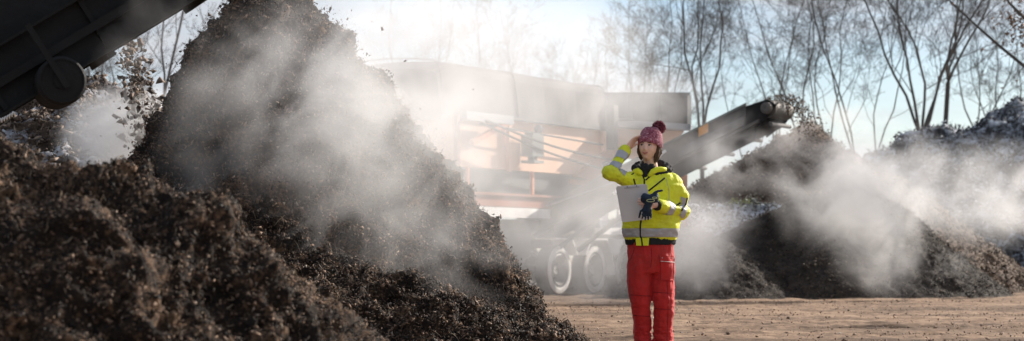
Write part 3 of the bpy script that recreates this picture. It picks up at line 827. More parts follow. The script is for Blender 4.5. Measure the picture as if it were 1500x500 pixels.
    for x in (3.6, 5.15, 6.6):
        g = MB(); rr = .62; pts = [(-.72, .42), (-.60, .84), (-.36, 1.16), (.36, 1.16), (.60, .84), (.72, .42)]
        pts = pts[1:] if x > 4.2 else pts[2:5]
        for (a, b), (c_, d_) in zip(pts, pts[1:]):
            g.prism([(x + a, -.40, b), (x + c_, -.40, d_), (x + c_ * .955, -.40, d_ - .035), (x + a * .955, -.40, b - .035)], (0, .48, 0))
        g.build('mudguard', M['white_paint'], root)
    p = MB(); p.box((6.0, -.2, 1.32), (1.0, .2, .14)); p.build('step_plate', M['white_paint'], root)
    for x in (3.6, 5.15, 6.6):
        p = MB(); p.lathe((x, .0, .51), (0, 1, 0), [(0, .02), (0, .07), (2.2, .07), (2.2, .02)], 14); p.build('axle', M['dark_steel'], root)
    p = MB(); p.box((4.6, .7, 1.2), (7.6, .22, .35)); p.box((4.6, 1.8, 1.2), (7.6, .22, .35)); p.build('chassis', M['dark_steel'], root)
    p = MB(); p.box((.6, .6, .75), (.16, .16, 1.5)); p.box((.6, .6, .02), (.4, .4, .04)); p.build('stabiliser_leg', M['dark_steel'], root)
    p = MB(); p.box((.6, 1.9, .75), (.16, .16, 1.5)); p.box((.6, 1.9, .02), (.4, .4, .04)); p.build('stabiliser_leg', M['dark_steel'], root)
    p = MB(); p.box((2.4, .9, 1.15), (2.2, 1.2, .5)); p.box((2.4, .25, 1.0), (1.4, .3, .5)); p.build('fuel_tank', M['dark_steel'], root, bevel=.03)
    # feed hopper / grey box at the far end, with its beam
    def Lc(px, py, Y):  # world point -> local
        v = at(px, py, Y) - O; return Vector((v.dot(u), -v.dot(nn), v.z))
    def quad_box(name, mat, corners, depth, bevel=.0, par=root):
        b = MB(); b.prism(corners, depth); return b.build(name, mat, par, bevel)
    dep = Vector((1.6, 0.9, 0))
    Yb = 45.0
    hp = quad_box('hopper', M['tarp'], [Lc(880, 137, Yb), Lc(1009, 137, Yb - .9), Lc(1009, 185, Yb - .9), Lc(880, 181, Yb)], dep)
    quad_box('hopper_rim', M['dark_steel'], [Lc(878, 135.5, Yb - .08), Lc(1011, 135.5, Yb - .98), Lc(1011, 139, Yb - .98), Lc(878, 139, Yb - .08)], dep * .05, par=hp)
    for pxa in (915, 960, 1002):
        quad_box('rib', M['dark_steel'], [Lc(pxa, 139, Yb - .5 - (pxa - 915) * .005), Lc(pxa + 5, 139, Yb - .5 - (pxa - 910) * .005), Lc(pxa + 5, 183, Yb - .5 - (pxa - 910) * .005), Lc(pxa, 183, Yb - .5 - (pxa - 915) * .005)], (.2, 0, 0), par=hp)
    quad_box('beam', M['grey_box'], [Lc(866, 173, Yb - 1.0), Lc(1012, 182, Yb - 1.9), Lc(1012, 191, Yb - 1.9), Lc(866, 183, Yb - 1.0)], (.25, .1, 0))
    quad_box('walkway', M['dark_steel'], [Lc(872, 170, Yb - 1.1), Lc(920, 172, Yb - 1.4), Lc(930, 177, Yb - 1.4), Lc(872, 176, Yb - 1.1)], (.3, .1, 0))
    quad_box('chute', M['peach_paint'], [Lc(880, 188, Yb - .9), Lc(1003, 192, Yb - 1.7), Lc(975, 226, Yb - 1.6), Lc(896, 236, Yb - 1.0)], (.5, .6, 0))
    quad_box('rear_leg', M['orange_paint'], [Lc(996, 255, Yb - 2.2), Lc(1007, 255, Yb - 2.2), Lc(1005, 425, Yb - 2.2), Lc(995, 425, Yb - 2.2)], (.2, .1, 0))
    quad_box('rear_leg', M['orange_paint'], [Lc(925, 200, Yb - 1), Lc(937, 200, Yb - 1), Lc(935, 422, Yb - 1), Lc(925, 422, Yb - 1)], (.2, .1, 0))
    # discharge conveyor
    t = 3.6
    def C(s, z, x=0): return Vector((t + x, -s, z))
    s0, s1 = -1.4, 4.85
    sl = 2.13 / 5.0
    def zt(s): return 1.59 + (s + .6) * sl
    cw = .95
    def strip(name, mat, sa, sb, top, bot, x0, x1, par=root):
        b = MB(); b.prism([C(sa, zt(sa) + top, x0), C(sb, zt(sb) + top, x0), C(sb, zt(sb) + bot, x0), C(sa, zt(sa) + bot, x0)], (x1 - x0, 0, 0)); return b.build(name, mat, par)
    cv = strip('conveyor_frame', M['dusty_steel'], s0, 4.40, 0, -.44, -.06, .0)
    strip('conveyor_frame', M['dusty_steel'], s0, 4.40, 0, -.44, cw, cw + .06)
    strip('conveyor_flange', M['green_grey'], 1.0, 4.42, .012, -.03, -.075, -.062)
    strip('conveyor_flange', M['dusty_steel'], s0, 4.7, -.44, -.50, -.12, -.062)
    strip('grey_guard', M['guard_grey'], 3.05, 4.4, -.24, -.42, -.13, -.064)
    strip('lower_skirt', M['black_steel'], .2, 4.6, -.51, -.80, -.05, -.02)
    strip('conveyor_belt', M['rubber'], s0, s1, -.12, -.16, .03, cw - .03)
    strip('return_belt', M['rubber'], s0, s1, -.54, -.57, .03, cw - .03)
    strip('warning_sign', M['sign_orange'], 3.42, 3.62, -.02, -.19, -.082, -.064)
    dr = MB(); dr.lathe((t + .02, -(s1 - .02), zt(s1) - .30), (1, 0, 0), [(0, .02), (0, .17), (cw - .04, .17), (cw - .04, .02)], 28); dr.build('head_drum', M['dusty_steel'], root)
    for x in (-.05, cw):
        p = MB(); p.prism([C(4.4, zt(4.4) - .05, x), C(4.85, zt(4.85) - .12, x), C(5.02, zt(5.0) - .3, x), C(4.8, zt(4.8) - .5, x), C(4.4, zt(4.4) - .6, x)], (.05, 0, 0)); p.build('head_bracket', M['black_steel'], root)
    p = MB(); p.lathe(C(4.86, zt(4.86) - .30, -.06), (-1, 0, 0), [(0, .01), (0, .11), (.10, .11), (.12, .06), (.12, .01)], 20); p.build('drum_motor', M['dusty_steel'], root)
    for k in range(9):
        s = .1 + k * .6
        r = MB(); r.lathe(C(s, zt(s) - .62, .0), (1, 0, 0), [(0, .01), (0, .04), (cw, .04), (cw, .01)], 10); r.build('idler_roller', M['dusty_steel'], root)
    r = MB(); r.bar(C(1.6, zt(1.6) - .5, -.16), C(2.75, zt(2.75) - .16, -.16), .03, .05); r.build('lift_cylinder', M['white_paint'], root)
    r = MB(); r.bar(C(-.6, zt(-.6) + .02, -.12), C(2.2, zt(2.2) - .35, -.12), .03, .03); r.build('stay_rod', M['grey_box'], root)
    for x in (0, cw):
        r = MB(); r.bar(C(2.4, zt(2.4) - .45, x), C(.2, .9, x), .08, .08); r.build('support_strut', M['dusty_steel'], root)
    # compost on the belt and pouring off the tip
    rs = np.random.RandomState(5); n = 2200
    s_ = rs.uniform(.0, s1, n); x_ = rs.uniform(.1, cw - .1, n)
    pts = np.array([tuple(C(a, zt(a) - .10 + .10 * rs.uniform(), b)) for a, b in zip(s_, x_)])
    n2 = 800; g = rs.uniform(0, 1, n2) ** .8; sp = s1 + .05 + .85 * g + rs.normal(size=n2) * .05 * (1 + 2 * g); zz = zt(s1) - .10 + .10 * g - 1.15 * g ** 2 + rs.normal(size=n2) * .05 * (1 + 2 * g)
    x2 = rs.uniform(.1, cw - .1, n2)
    pts2 = np.array([tuple(C(a, c_, b)) for a, b, c_ in zip(sp, x2, zz)])
    allp = np.concatenate([pts, pts2]); Nn = np.tile([0, 0, 1.], (len(allp), 1))
    mw = np.array(root.matrix_basis.to_3x3() if False else Matrix.Rotation(root.rotation_euler.z, 3, 'Z'))
    allw = allp @ mw.T + np.array(O)
    V, q, tt = shards(allw, Nn, rs.uniform(.02, .06, len(allw)), .5, seed=15)
    tag(link('poured_compost', mesh_np('poured_compost', V, [q, tt]), M['brown_chip']), 'brown compost pouring off the tip of the machine conveyor onto the peaked pile', 'compost', kind='stuff')
machine()

# ================================================================ PLANTS ON THE BANK
def weed(px, py, Y, h, n, seed, mat, label, cat='plant', name='weed', spread=.6, leaf=.05):
    rd = random.Random(seed); base = at(px, py, Y); root = empty(name, base)
    tag(root, label, cat)
    st = MB(); C = []
    for k in range(n):
        a = rd.uniform(0, 6.28); p = Vector((rd.gauss(0, .06), rd.gauss(0, .06), -.12)); d = Vector((math.cos(a) * spread * rd.random(), math.sin(a) * spread * rd.random(), 1)).normalized(); pts = [p]
        L = h * rd.uniform(.6, 1.1)
        for i in range(5):
            d = (d + Vector((rd.gauss(0, .15), rd.gauss(0, .15), -.04))).normalized(); p = p + d * (L + .12) / 5; pts.append(p)
            for m in range(3): C.append(p + Vector((rd.gauss(0, .05), rd.gauss(0, .05), rd.gauss(0, .04))))
        st.tube(pts, [.012, .010, .008, .007, .005, .003], 4)
    st.build('stem', M['frost_chip'], root)
    C = np.array([tuple(v) for v in C]); N = np.random.RandomState(seed).normal(size=C.shape); N /= np.linalg.norm(N, axis=1, keepdims=True)
    V, q, t = shards(C, N, np.full(len(C), leaf), .12, 1.8, seed=seed)
    link('foliage', mesh_np('foliage', V, [q, t]), mat, root)
M['weed_leaf'] = chip_mat('weed_leaf', [(0, (0.14, 0.17, 0.03)), (1, (0.38, 0.42, 0.09))])
M['grey_leaf'] = chip_mat('grey_leaf', [(0, (0.10, 0.11, 0.08)), (0.6, (0.25, 0.27, 0.22)), (1, (0.6, 0.62, 0.62))])
weed(1088, 308, 43.9, .26, 14, 1, M['weed_leaf'], 'small yellow-green weed growing on the frosted bank behind the dark cone', leaf=.07, spread=.9)
weed(1104, 309, 43.8, .34, 9, 2, M['grey_leaf'], 'grey frosted weed close beside the yellow-green one', leaf=.06)
weed(1066, 312, 43.8, .20, 8, 3, M['grey_leaf'], 'low frosted weed just left of the yellow-green one', leaf=.05)
weed(1032, 316, 43.8, .28, 9, 4, M['grey_leaf'], 'frosted weed at the left end of the bank near the woman', leaf=.06)
weed(1130, 310, 43.8, .22, 8, 6, M['grey_leaf'], 'frosted weed at the right end of the bank by the dark cone', leaf=.05)

# ================================================================ STEAM
def steam(c, rad, dens, nscale=1.2, thr=0.5, soft=0.22, seed=0.0, name='steam', stretch=(1, 1, 1), rot=(0, 0, 0), aniso=0.35, col=(0.98, 0.975, 0.97), fall=0.85, warp=1.3, label=None):
    bm = bmesh.new(); bmesh.ops.create_icosphere(bm, subdivisions=3, radius=1.0)
    me = bpy.data.meshes.new(name); bm.to_mesh(me); bm.free()
    m, nt = newmat('steam')
    tc = nd(nt, 'ShaderNodeTexCoord').outputs['Object']
    mp = nd(nt, 'ShaderNodeMapping', Vector=tc)
    mp.inputs['Scale'].default_value = (rad[0] / stretch[0], rad[1] / stretch[1], rad[2] / stretch[2])
    mp.inputs['Location'].default_value = (seed * 3.7, seed * 1.3, seed * 2.1)
    # the outline is torn by a slow turbulence before the soft edge is measured
    wn = nt.nodes.new('ShaderNodeTexNoise'); wn.inputs['Scale'].default_value = nscale * 0.55; wn.inputs['Detail'].default_value = 3.0
    nt.links.new(mp.outputs[0], wn.inputs['Vector'])
    wv = nd(nt, 'ShaderNodeVectorMath', {'operation': 'SUBTRACT'}, i0=wn.outputs['Color']); wv.inputs[1].default_value = (.5, .5, .5)
    ws = nd(nt, 'ShaderNodeVectorMath', {'operation': 'SCALE'}, i0=wv.outputs[0]); ws.inputs['Scale'].default_value = warp
    wa = nd(nt, 'ShaderNodeVectorMath', {'operation': 'ADD'}, i0=tc, i1=ws.outputs[0])
    ln = nd(nt, 'ShaderNodeVectorMath', {'operation': 'LENGTH'}, i0=wa.outputs[0]).outputs['Value']
    l0 = nd(nt, 'ShaderNodeVectorMath', {'operation': 'LENGTH'}, i0=tc).outputs['Value']
    n = noise_tex(nt, mp.outputs[0], nscale, 6.5, 0.60, 0.9)
    fo = nd(nt, 'ShaderNodeMapRange', i0=ln, i1=1 - fall, i2=1.0, i3=1.0, i4=0.0).outputs[0]
    guard = nd(nt, 'ShaderNodeMapRange', {'interpolation_type': 'SMOOTHSTEP'}, i0=l0, i1=.72, i2=.99, i3=1.0, i4=0.0).outputs[0]
    th = nd(nt, 'ShaderNodeMath', {'operation': 'MULTIPLY_ADD'}, i0=fo, i1=-0.14, i2=thr + 0.08).outputs[0]
    th2 = nd(nt, 'ShaderNodeMath', {'operation': 'ADD'}, i0=th, i1=soft).outputs[0]
    dn = nd(nt, 'ShaderNodeMapRange', i0=n, i1=th, i2=th2, i3=0.0, i4=dens).outputs[0]
    dd = nd(nt, 'ShaderNodeMath', {'operation': 'MULTIPLY'}, i0=nd(nt, 'ShaderNodeMath', {'operation': 'MULTIPLY'}, i0=dn, i1=fo).outputs[0], i1=guard).outputs[0]
    v = nd(nt, 'ShaderNodeVolumePrincipled'); v.inputs['Color'].default_value = (*col, 1); v.inputs['Anisotropy'].default_value = aniso
    nt.links.new(dd, v.inputs['Density'])
    out = nd(nt, 'ShaderNodeOutputMaterial'); nt.links.new(v.outputs[0], out.inputs['Volume'])
    try: m.cycles.homogeneous_volume = False
    except Exception: pass
    o = link(name, me, m); o.location = c; o.scale = rad; o.rotation_euler = rot
    tag(o, label, 'steam', kind='stuff')
    return o
def plume(px, py, Y, rx, ry_depth, rz, dens, label, **kw):
    """centre at a photo pixel, half width/height given in photo pixels at that distance"""
    return steam(at(px, py, Y), (rx / F * Y, ry_depth, rz / F * Y), dens, label=label, **kw)
if STEAM:
    plume(470, 190, 14.3, 300, .75, 240, 2.0, 'steam drifting over the upper flank of the tall cone', seed=1, nscale=2.2, thr=.42, stretch=(1.3, 1, 1), rot=(0, R(-25), 0))
    plume(620, 235, 15.6, 165, .9, 180, 2.1, 'dense steam along the right edge of the tall cone', seed=2, nscale=1.5, thr=.38)
    plume(640, 370, 13.9, 230, .6, 110, .9, 'thin veil of steam low over the right skirt of the tall cone', seed=4, nscale=1.6, thr=.45)
    plume(195, 205, 17.2, 130, .8, 95, 3.6, 'steam filling the hollow between the left pile and the tall cone', seed=5, nscale=1.3, thr=.33)
    plume(240, 45, 11.6, 130, .35, 80, 1.2, 'thin steam drifting across the edge of the overhead conveyor', seed=6, nscale=2.0, thr=.48, rot=(0, R(-30), 0))
    plume(690, 50, 30, 330, 3.0, 150, .70, 'bright steam cloud rising above the machine hood', seed=7, nscale=.6, thr=.31, soft=.35)
    plume(740, 180, 33, 330, 2.4, 260, .42, 'broad steam veil in front of the machine side', seed=8, nscale=.7, thr=.30, soft=.4)
    plume(880, 340, 34, 240, 2.2, 150, .50, 'steam swirling around the machine wheels', seed=9, nscale=.9, thr=.36, soft=.3)
    plume(1025, 365, 34.5, 120, 1.6, 110, .8, 'steam right of the woman over the low mound', seed=10, nscale=.9, thr=.43)
    plume(1285, 300, 36.3, 190, 1.3, 150, 2.3, 'thick white steam rolling down the dark cone', seed=16, nscale=.85, thr=.43, rot=(0, R(35), 0), stretch=(1.1, 1, 1))
    plume(1100, 225, 36.0, 150, 1.0, 85, 1.0, 'steam drifting along the machine conveyor', seed=17, nscale=.9, thr=.41)
    plume(1430, 285, 43, 190, 2.2, 100, .9, 'ragged steam in front of the frosted ridge at the right edge', seed=12, nscale=.8, thr=.41)
    plume(1185, 190, 40.5, 120, 1.4, 65, .8, 'dusty steam at the tip of the machine conveyor', seed=13, nscale=1.0, thr=.45, col=(.88, .82, .78))
    plume(930, 150, 40.5, 150, 1.6, 80, .6, 'steam in front of the grey box above the woman', seed=14, nscale=.8, thr=.42)
# ================================================================ PERSON
from mathutils.bvhtree import BVHTree
YP = 16.0
def W(px, py, dy=0.0): return at(px, py, YP + dy)
M['skin'] = simple('skin', (0.82, 0.52, 0.40), 0.5, var=0.06, vscale=30, spec=0.4)
M['lip'] = simple('lip', (0.45, 0.12, 0.11), 0.4, var=0.05)
M['hair'] = simple('hair', (0.10, 0.055, 0.03), 0.6, var=0.4, vscale=60)
M['eye_white'] = simple('eye_white', (0.7, 0.68, 0.65), 0.3, var=0.02)
M['iris'] = simple('iris', (0.035, 0.022, 0.015), 0.3)
M['brow'] = simple('brow', (0.06, 0.035, 0.02), 0.8)
M['hivis'] = simple('hivis', (0.76, 0.79, 0.02), 0.62, var=0.05, vscale=8, dirt=(0.42, 0.42, 0.08), dirt_amt=0.5, bump=0.15, bscale=60, sheen=0.1)
M['reflex'] = simple('reflex', (0.42, 0.42, 0.43), 0.42, 0.1, var=0.12, vscale=20, spec=0.5)
M['black_cloth'] = simple('black_cloth', (0.016, 0.016, 0.018), 0.85, var=0.3, vscale=60, bump=0.3, bscale=150)
M['red_cloth'] = simple('red_cloth', (0.52, 0.018, 0.016), 0.8, var=0.12, vscale=5, bump=0.2, bscale=90, sheen=0.1, dirt=(0.26, 0.06, 0.04), dirt_amt=0.55)
M['navy'] = simple('navy', (0.010, 0.024, 0.045), 0.7, var=0.3, vscale=40)
M['glove_trim'] = simple('glove_trim', (0.45, 0.48, 0.25), 0.6)
M['board'] = simple('board', (0.60, 0.58, 0.56), 0.55, var=0.04, vscale=6)
M['knit'] = chip_mat('knit', [(0, (0.22, 0.035, 0.065)), (0.6, (0.40, 0.10, 0.15)), (1, (0.68, 0.42, 0.46))], 0.9)
M['pompom'] = chip_mat('pompom', [(0, (0.10, 0.015, 0.03)), (0.7, (0.24, 0.035, 0.065)), (1, (0.45, 0.16, 0.2))], 0.9)
M['boot'] = simple('boot', (0.03, 0.022, 0.018), 0.6, dirt=(0.2, 0.14, 0.1), dirt_amt=0.6)

def capsule(mb, pts, rad, sides=14):
    """chain of tapered limbs with round joints"""
    mb.tube(pts, list(rad), sides)
    for p, r in zip(pts, rad): mb.ell(p, (r, r, r), seg=14)
def loft(mb, rings, sides=40, xdir=(1, 0, 0), power=1.0):
    """rings: (centre, rx, ry); flat rings with x along xdir"""
    x = Vector(xdir).normalized(); y = Vector((0, 0, 1)).cross(x)
    vs_ = []
    for c, rx, ry in rings:
        r = []
        for k in range(sides):
            a = 2 * math.pi * k / sides; ca, sa = math.cos(a), math.sin(a)
            r.append(mb.bm.verts.new(Vector(c) + x * (math.copysign(abs(ca) ** power, ca) * rx) + y * (math.copysign(abs(sa) ** power, sa) * ry)))
        vs_.append(r)
    for a, b in zip(vs_, vs_[1:]):
        for k in range(sides): mb.bm.faces.new((a[k], a[(k + 1) % sides], b[(k + 1) % sides], b[k]))
    mb.bm.faces.new(vs_[0][::-1]); mb.bm.faces.new(vs_[-1])
def remesh(mb, voxel, smooth=4, name='m'):
    me = mb.mesh(name + '_src'); o = bpy.data.objects.new(name + '_tmp', me); COL.objects.link(o)
    md = o.modifiers.new('r', 'REMESH'); md.mode = 'VOXEL'; md.voxel_size = voxel; md.adaptivity = 0
    sm = o.modifiers.new('s', 'SMOOTH'); sm.factor = 0.5; sm.iterations = smooth
    dg = bpy.context.evaluated_depsgraph_get(); dg.update()
    out = bpy.data.meshes.new_from_object(o.evaluated_get(dg)); out.name = name
    bpy.data.objects.remove(o); bpy.data.meshes.remove(me)
    return out
def co_of(me):
    a = np.empty(len(me.vertices) * 3, dtype=np.float32); me.vertices.foreach_get('co', a); return a.reshape(-1, 3).astype(np.float64)
def no_of(me):
    a = np.empty(len(me.vertices) * 3, dtype=np.float32); me.vertices.foreach_get('normal', a); return a.reshape(-1, 3).astype(np.float64)
def wrinkle(me, items):
    P = co_of(me); N = no_of(me); D = 0
    for sc, am, seed, mask in items:
        n = fbm(P * np.array(sc), 3, seed, 0.5, False)
        n = np.abs(n) ** 0.8 * np.sign(n)
        D = D + am * n * (mask(P) if mask else 1)
    P = P + N * D[:, None]
    me.vertices.foreach_set('co', P.astype(np.float32).ravel()); me.update()
def near(c, r): 
    c = np.array(c); return lambda P: np.exp(-((P - c) ** 2).sum(1) / (r * r))

def hand(mb, wrist, fwd, palm, side, curls, L=0.175, thumb=(0.9, 0.35), wr=0.026, spread=0.06):
    """fwd: wrist to knuckles, palm: the way the palm faces, side: towards the thumb"""
    f = Vector(fwd).normalized(); p = Vector(palm); p = (p - f * p.dot(f)).normalized()
    s = f.cross(p); 
    if s.dot(Vector(side)) < 0: s = -s
    w = Vector(wrist); pl = L * 0.52
    rot = Matrix((f, s, p)).transposed()
    mb.ell(w + f * pl * .55, (pl * .60, .036, .015), rot, 16)
    mb.ell(w + f * pl * .25 + s * .018, (pl * .40, .018, .017), rot, 14)
    capsule(mb, [w - f * .05, w + f * .01, w + f * .035], [wr, wr * .9, wr * .85])
    fl = [.92, 1.0, .95, .76]
    for k in range(4):
        off = (1.5 - k) * .0185
        q = w + f * (pl * (.97 - .05 * abs(k - 1))) + s * off
        d = (f + s * (1.5 - k) * spread).normalized()
        pts = [q - f * .02, q]; Lf = L * .47 * fl[k]; rr = [.0085, .009]; c = curls[k] if isinstance(curls, (list, tuple)) else curls
        ax = f.cross(p); ang = 0
        for i, (seg, cw_) in enumerate(((.45, .7), (.30, 1.0), (.25, .8))):
            ang += c * cw_
            dd = (d * math.cos(ang) + p * math.sin(ang))
            q = q + dd * Lf * seg; pts.append(q); rr.append([.0084, .0078, .0066][i])
        capsule(mb, pts, rr, 10)
    q = w + f * .022 + s * .024; td = (f * thumb[0] + s * .75 + p * thumb[1]).normalized()
    pts = [w + f * .01 + s * .008, q, q + td * .034]
    td2 = (f * 1.0 + s * .15 + p * (thumb[1] + .25)).normalized(); pts += [pts[-1] + td2 * .030, pts[-1] + td2 * .052]
    capsule(mb, pts, [.014, .0125, .0105, .0092, .0075], 10)

def build_person():
    base = W(956, 518); base.z = 0.0
    root = empty('person', base)
    tag(root, 'woman in yellow high visibility jacket, red work trousers and pink bobble hat shading her eyes', 'person')
    b = base
    def fin(name, me, mats, parent=root, smooth=True):
        P = co_of(me) - np.array(b); me.vertices.foreach_set('co', P.astype(np.float32).ravel()); me.update()
        return link(name, me, mats, parent, smooth)
    # ---------------- head frame
    HC = W(950.5, 216, -.01)
    yaw = R(-22); tilt = R(-4); roll = R(4)
    HR = Matrix.Rotation(yaw, 3, 'Z') @ Matrix.Rotation(roll, 3, 'Y') @ Matrix.Rotation(tilt, 3, 'X')
    def H(x, y, z): return HC + HR @ Vector((x, y, z))
    # ---------------- body (one skin: head, neck, trunk, arms, hands, legs)
    mb = MB()
    n0 = len(mb.bm.verts)
    bmesh.ops.create_uvsphere(mb.bm, u_segments=72, v_segments=56, radius=1)
    for v in mb.bm.verts:
        x, y, z = v.co
        X, Y_, Z_ = x * .073, y * .093, z * .115
        t = max(0, -z)
        X *= 1 - .34 * t ** 1.6; Y_ *= 1 - (.10 if y < 0 else .32) * t ** 1.5
        if y < 0:
            fy = min(1, -y * 1.6)
            g = lambda cx, cz, sx, sz: math.exp(-((X - cx) / sx) ** 2 - ((Z_ - cz) / sz) ** 2)
            push = 0.016 * g(0, -.026, .0105, .012) + .009 * g(0, -.010, .007, .018) + .005 * g(0, .004, .006, .018)
            push += .003 * g(.010, -.030, .006, .006) + .003 * g(-.010, -.030, .006, .006)
            push -= .009 * (g(.031, .008, .016, .012) + g(-.031, .008, .016, .012))
            push += .004 * (g(.030, .026, .022, .008) + g(-.030, .026, .022, .008))
            push += .003 * g(0, -.056, .024, .008) - .003 * g(0, -.070, .018, .006) + .009 * g(0, -.092, .020, .014)
            push += .004 * (g(.042, -.024, .016, .018) + g(-.042, -.024, .016, .018))
            Y_ -= push * fy
        v.co = H(X, Y_, Z_)
    for sx in (-1, 1):   # ears
        mb.ell(H(sx * .073, .012, -.006), (.008, .017, .029), HR, 12)
    SH_R = W(931, 262, .0); EL_R = W(894, 254, -.20); WR_R = W(917, 219, -.06)
    SH_L = W(987, 265, .0); EL_L = W(998, 311, .02); WR_L = W(961, 300.5, -.25)
    mb.tube([H(0, .018, -.07), W(955, 246, .02), W(956, 258, .03)], [.052, .050, .062], 20)
    hips = [(W(954, 388, .0), .145, .09), (W(954, 372, .0), .17, .115), (W(954, 345, .0), .15, .10), (W(955, 320, .0), .125, .09), (W(955, 295, .0), .145, .10), (W(956, 275, .01), .165, .10), (W(956, 262, .02), .15, .085), (W(956, 252, .02), .08, .065)]
    loft(mb, hips)
    capsule(mb, [SH_R, EL_R, WR_R], [.050, .038, .027]); capsule(mb, [SH_L, EL_L, WR_L], [.050, .038, .027])
    for kx, ax_, fx in ((937, 939, 941), (971, 970, 971)):
        capsule(mb, [W(kx, 385), W(kx, 444, -.01), W(ax_, 508, .02)], [.080, .055, .038])
        mb.ell(W(fx, 514, -.05), (.042, .12, .03))
    fR = (W(935, 197.5, -.03) - WR_R)
    hand(mb, WR_R, fR, (0.55, -.45, -.45), (.5, -.5, -.6), [.18, .2, .25, .32], thumb=(1.1, .05), spread=.05)
    fL = (W(939, 297, -.335) - WR_L)
    hand(mb, WR_L, fL, (0.1, .9, -.05), (0, 0, 1), [.35, .42, .48, .55], thumb=(.9, .2), spread=.02)
    body = fin('body', remesh(mb, .0036, 3, 'body'), M['skin'])
    # face
    for sx in (-1, 1):
        e = MB(); e.ell(H(sx * .030, -.0765, .0075), (.0115, .0095, .0068), HR, 14)
        eo = fin('eye', e.mesh('eye'), M['eye_white'])
        e = MB(); e.ell(H(sx * .030 - .0012, -.0862, .0075), (.0060, .002, .0060), HR, 12); i_ = fin('iris', e.mesh('iris'), M['iris'], eo)
        e = MB(); e.tube([H(sx * (.030 + a), -.0865 + abs(a) * .35 + (.004 if a * 1 > .009 else 0), .0150 - (a / .014) ** 2 * .0055) for a in (-.013, -.007, 0, .007, .014)], [.0012, .0020, .0023, .0022, .0014], 6)
        fin('lashes', e.mesh('lashes'), M['iris'], eo)
        e = MB(); e.tube([H(sx * a, -.0905 + (a - .015) * .32, z) for a, z in ((.013, .0245), (.023, .0275), (.034, .0280), (.046, .0225))], [.0022, .0028, .0024, .0013], 6)
        fin('eyebrow', e.mesh('eyebrow'), M['brow'])
    e = MB()
    e.tube([H(a, -.0925 + a * a * 12, -.0550 + a * a * 15) for a in (-.025, -.016, -.006, 0, .006, .016, .025)], [.0010, .0022, .0030, .0026, .0030, .0022, .0010], 8)
    e.tube([H(a, -.0920 + a * a * 12, -.0608 + a * a * 24) for a in (-.022, -.013, 0, .013, .022)], [.0010, .0028, .0036, .0028, .0010], 8)
    fin('lips', e.mesh('lips'), M['lip'])
    # hair falling beside the face
    rs = random.Random(2); hb = MB()
    for k in range(260):
        side = 1 if k % 2 else -1
        x = side * rs.uniform(.064, .082); y = rs.uniform(-.015, .05)
        p = Vector((x, y, rs.uniform(-.01, .03))); pts = []
        L = rs.uniform(.07, .13) if side > 0 else rs.uniform(.06, .10); ph = rs.uniform(0, 6)
        for i in range(6):
            t = i / 5; q = p + Vector((.003 * math.sin(t*11+ph*2) + side * (.010 * math.sin(t * 3 + ph * .2) + .004 * math.sin(t * 9 + ph)) - side * .012 * t * t, .006 * math.sin(t * 8 + ph), -L * t)); pts.append(H(*q))
        hb.tube(pts, [.0035, .0042, .004, .0035, .003, .0015], 5)
    fin('hair', hb.mesh('hair'), M['hair'])
    # ---------------- knitted hat (cap, folded rib brim) and pompom
    def hat_surface(u, v):   # v 0 brim .. 1 top, u angle
        a = 2 * math.pi * u
        th = v * math.pi / 2
        r = math.cos(th) ** .62; z = -.004 + .112 * math.sin(th)
        return a, r, z
    def strip_surface(nu, nv, f):
        V = [[f(i / nu, j / nv) for i in range(nu)] for j in range(nv + 1)]
        V = np.array([[tuple(p) for p in row] for row in V])
        idx = np.arange((nv + 1) * nu).reshape(nv + 1, nu); q = np.stack([idx[:-1], np.roll(idx[:-1], -1, 1), np.roll(idx[1:], -1, 1), idx[1:]], -1).reshape(-1, 4)
        return V.reshape(-1, 3), q
    def capf(u, v):
        a, r, z = hat_surface(u, v); n = 30
        k = math.sin(a * n + math.sin(v * 34) * 1.4); bump = .0035 * (1 - abs(k)) * (1 if v < .85 else .4)
        R1, R2 = .090 * r + bump, .112 * r + bump
        return H(math.sin(a) * R1 + .006, .014 + math.cos(a) * R2, z * 1.12 + .042 + .012 * math.cos(a) * v * 0 + bump * math.sin(v * 1.5))
    V, q = strip_surface(180, 46, capf)
    hatm = mesh_np('hat', V, [q]); hat = None
    m, nt = newmat('knit_wool')
    tc = nd(nt, 'ShaderNodeTexCoord').outputs['Object']
    vor = nt.nodes.new('ShaderNodeTexVoronoi'); vor.inputs['Scale'].default_value = 120; nt.links.new(tc, vor.inputs['Vector'])
    rnd = nd(nt, 'ShaderNodeSeparateColor', Color=vor.outputs['Color']).outputs[0]
    c = ramp(nt, rnd, [(0.0, (0.20, 0.03, 0.06)), (0.55, (0.36, 0.085, 0.13)), (0.85, (0.46, 0.17, 0.22)), (1, (0.62, 0.36, 0.40))])
    p = nd(nt, 'ShaderNodeBsdfPrincipled', Roughness=0.95); p.inputs['Sheen Weight'].default_value = .3; nt.links.new(c, p.inputs['Base Color'])
    bp = nd(nt, 'ShaderNodeBump', Height=vor.outputs['Distance']); bp.inputs['Strength'].default_value = .7; bp.inputs['Distance'].default_value = .006; nt.links.new(bp.outputs[0], p.inputs['Normal'])
    out = nd(nt, 'ShaderNodeOutputMaterial'); nt.links.new(p.outputs[0], out.inputs[0]); M['wool'] = m
    hat = fin('hat', hatm, M['wool'])
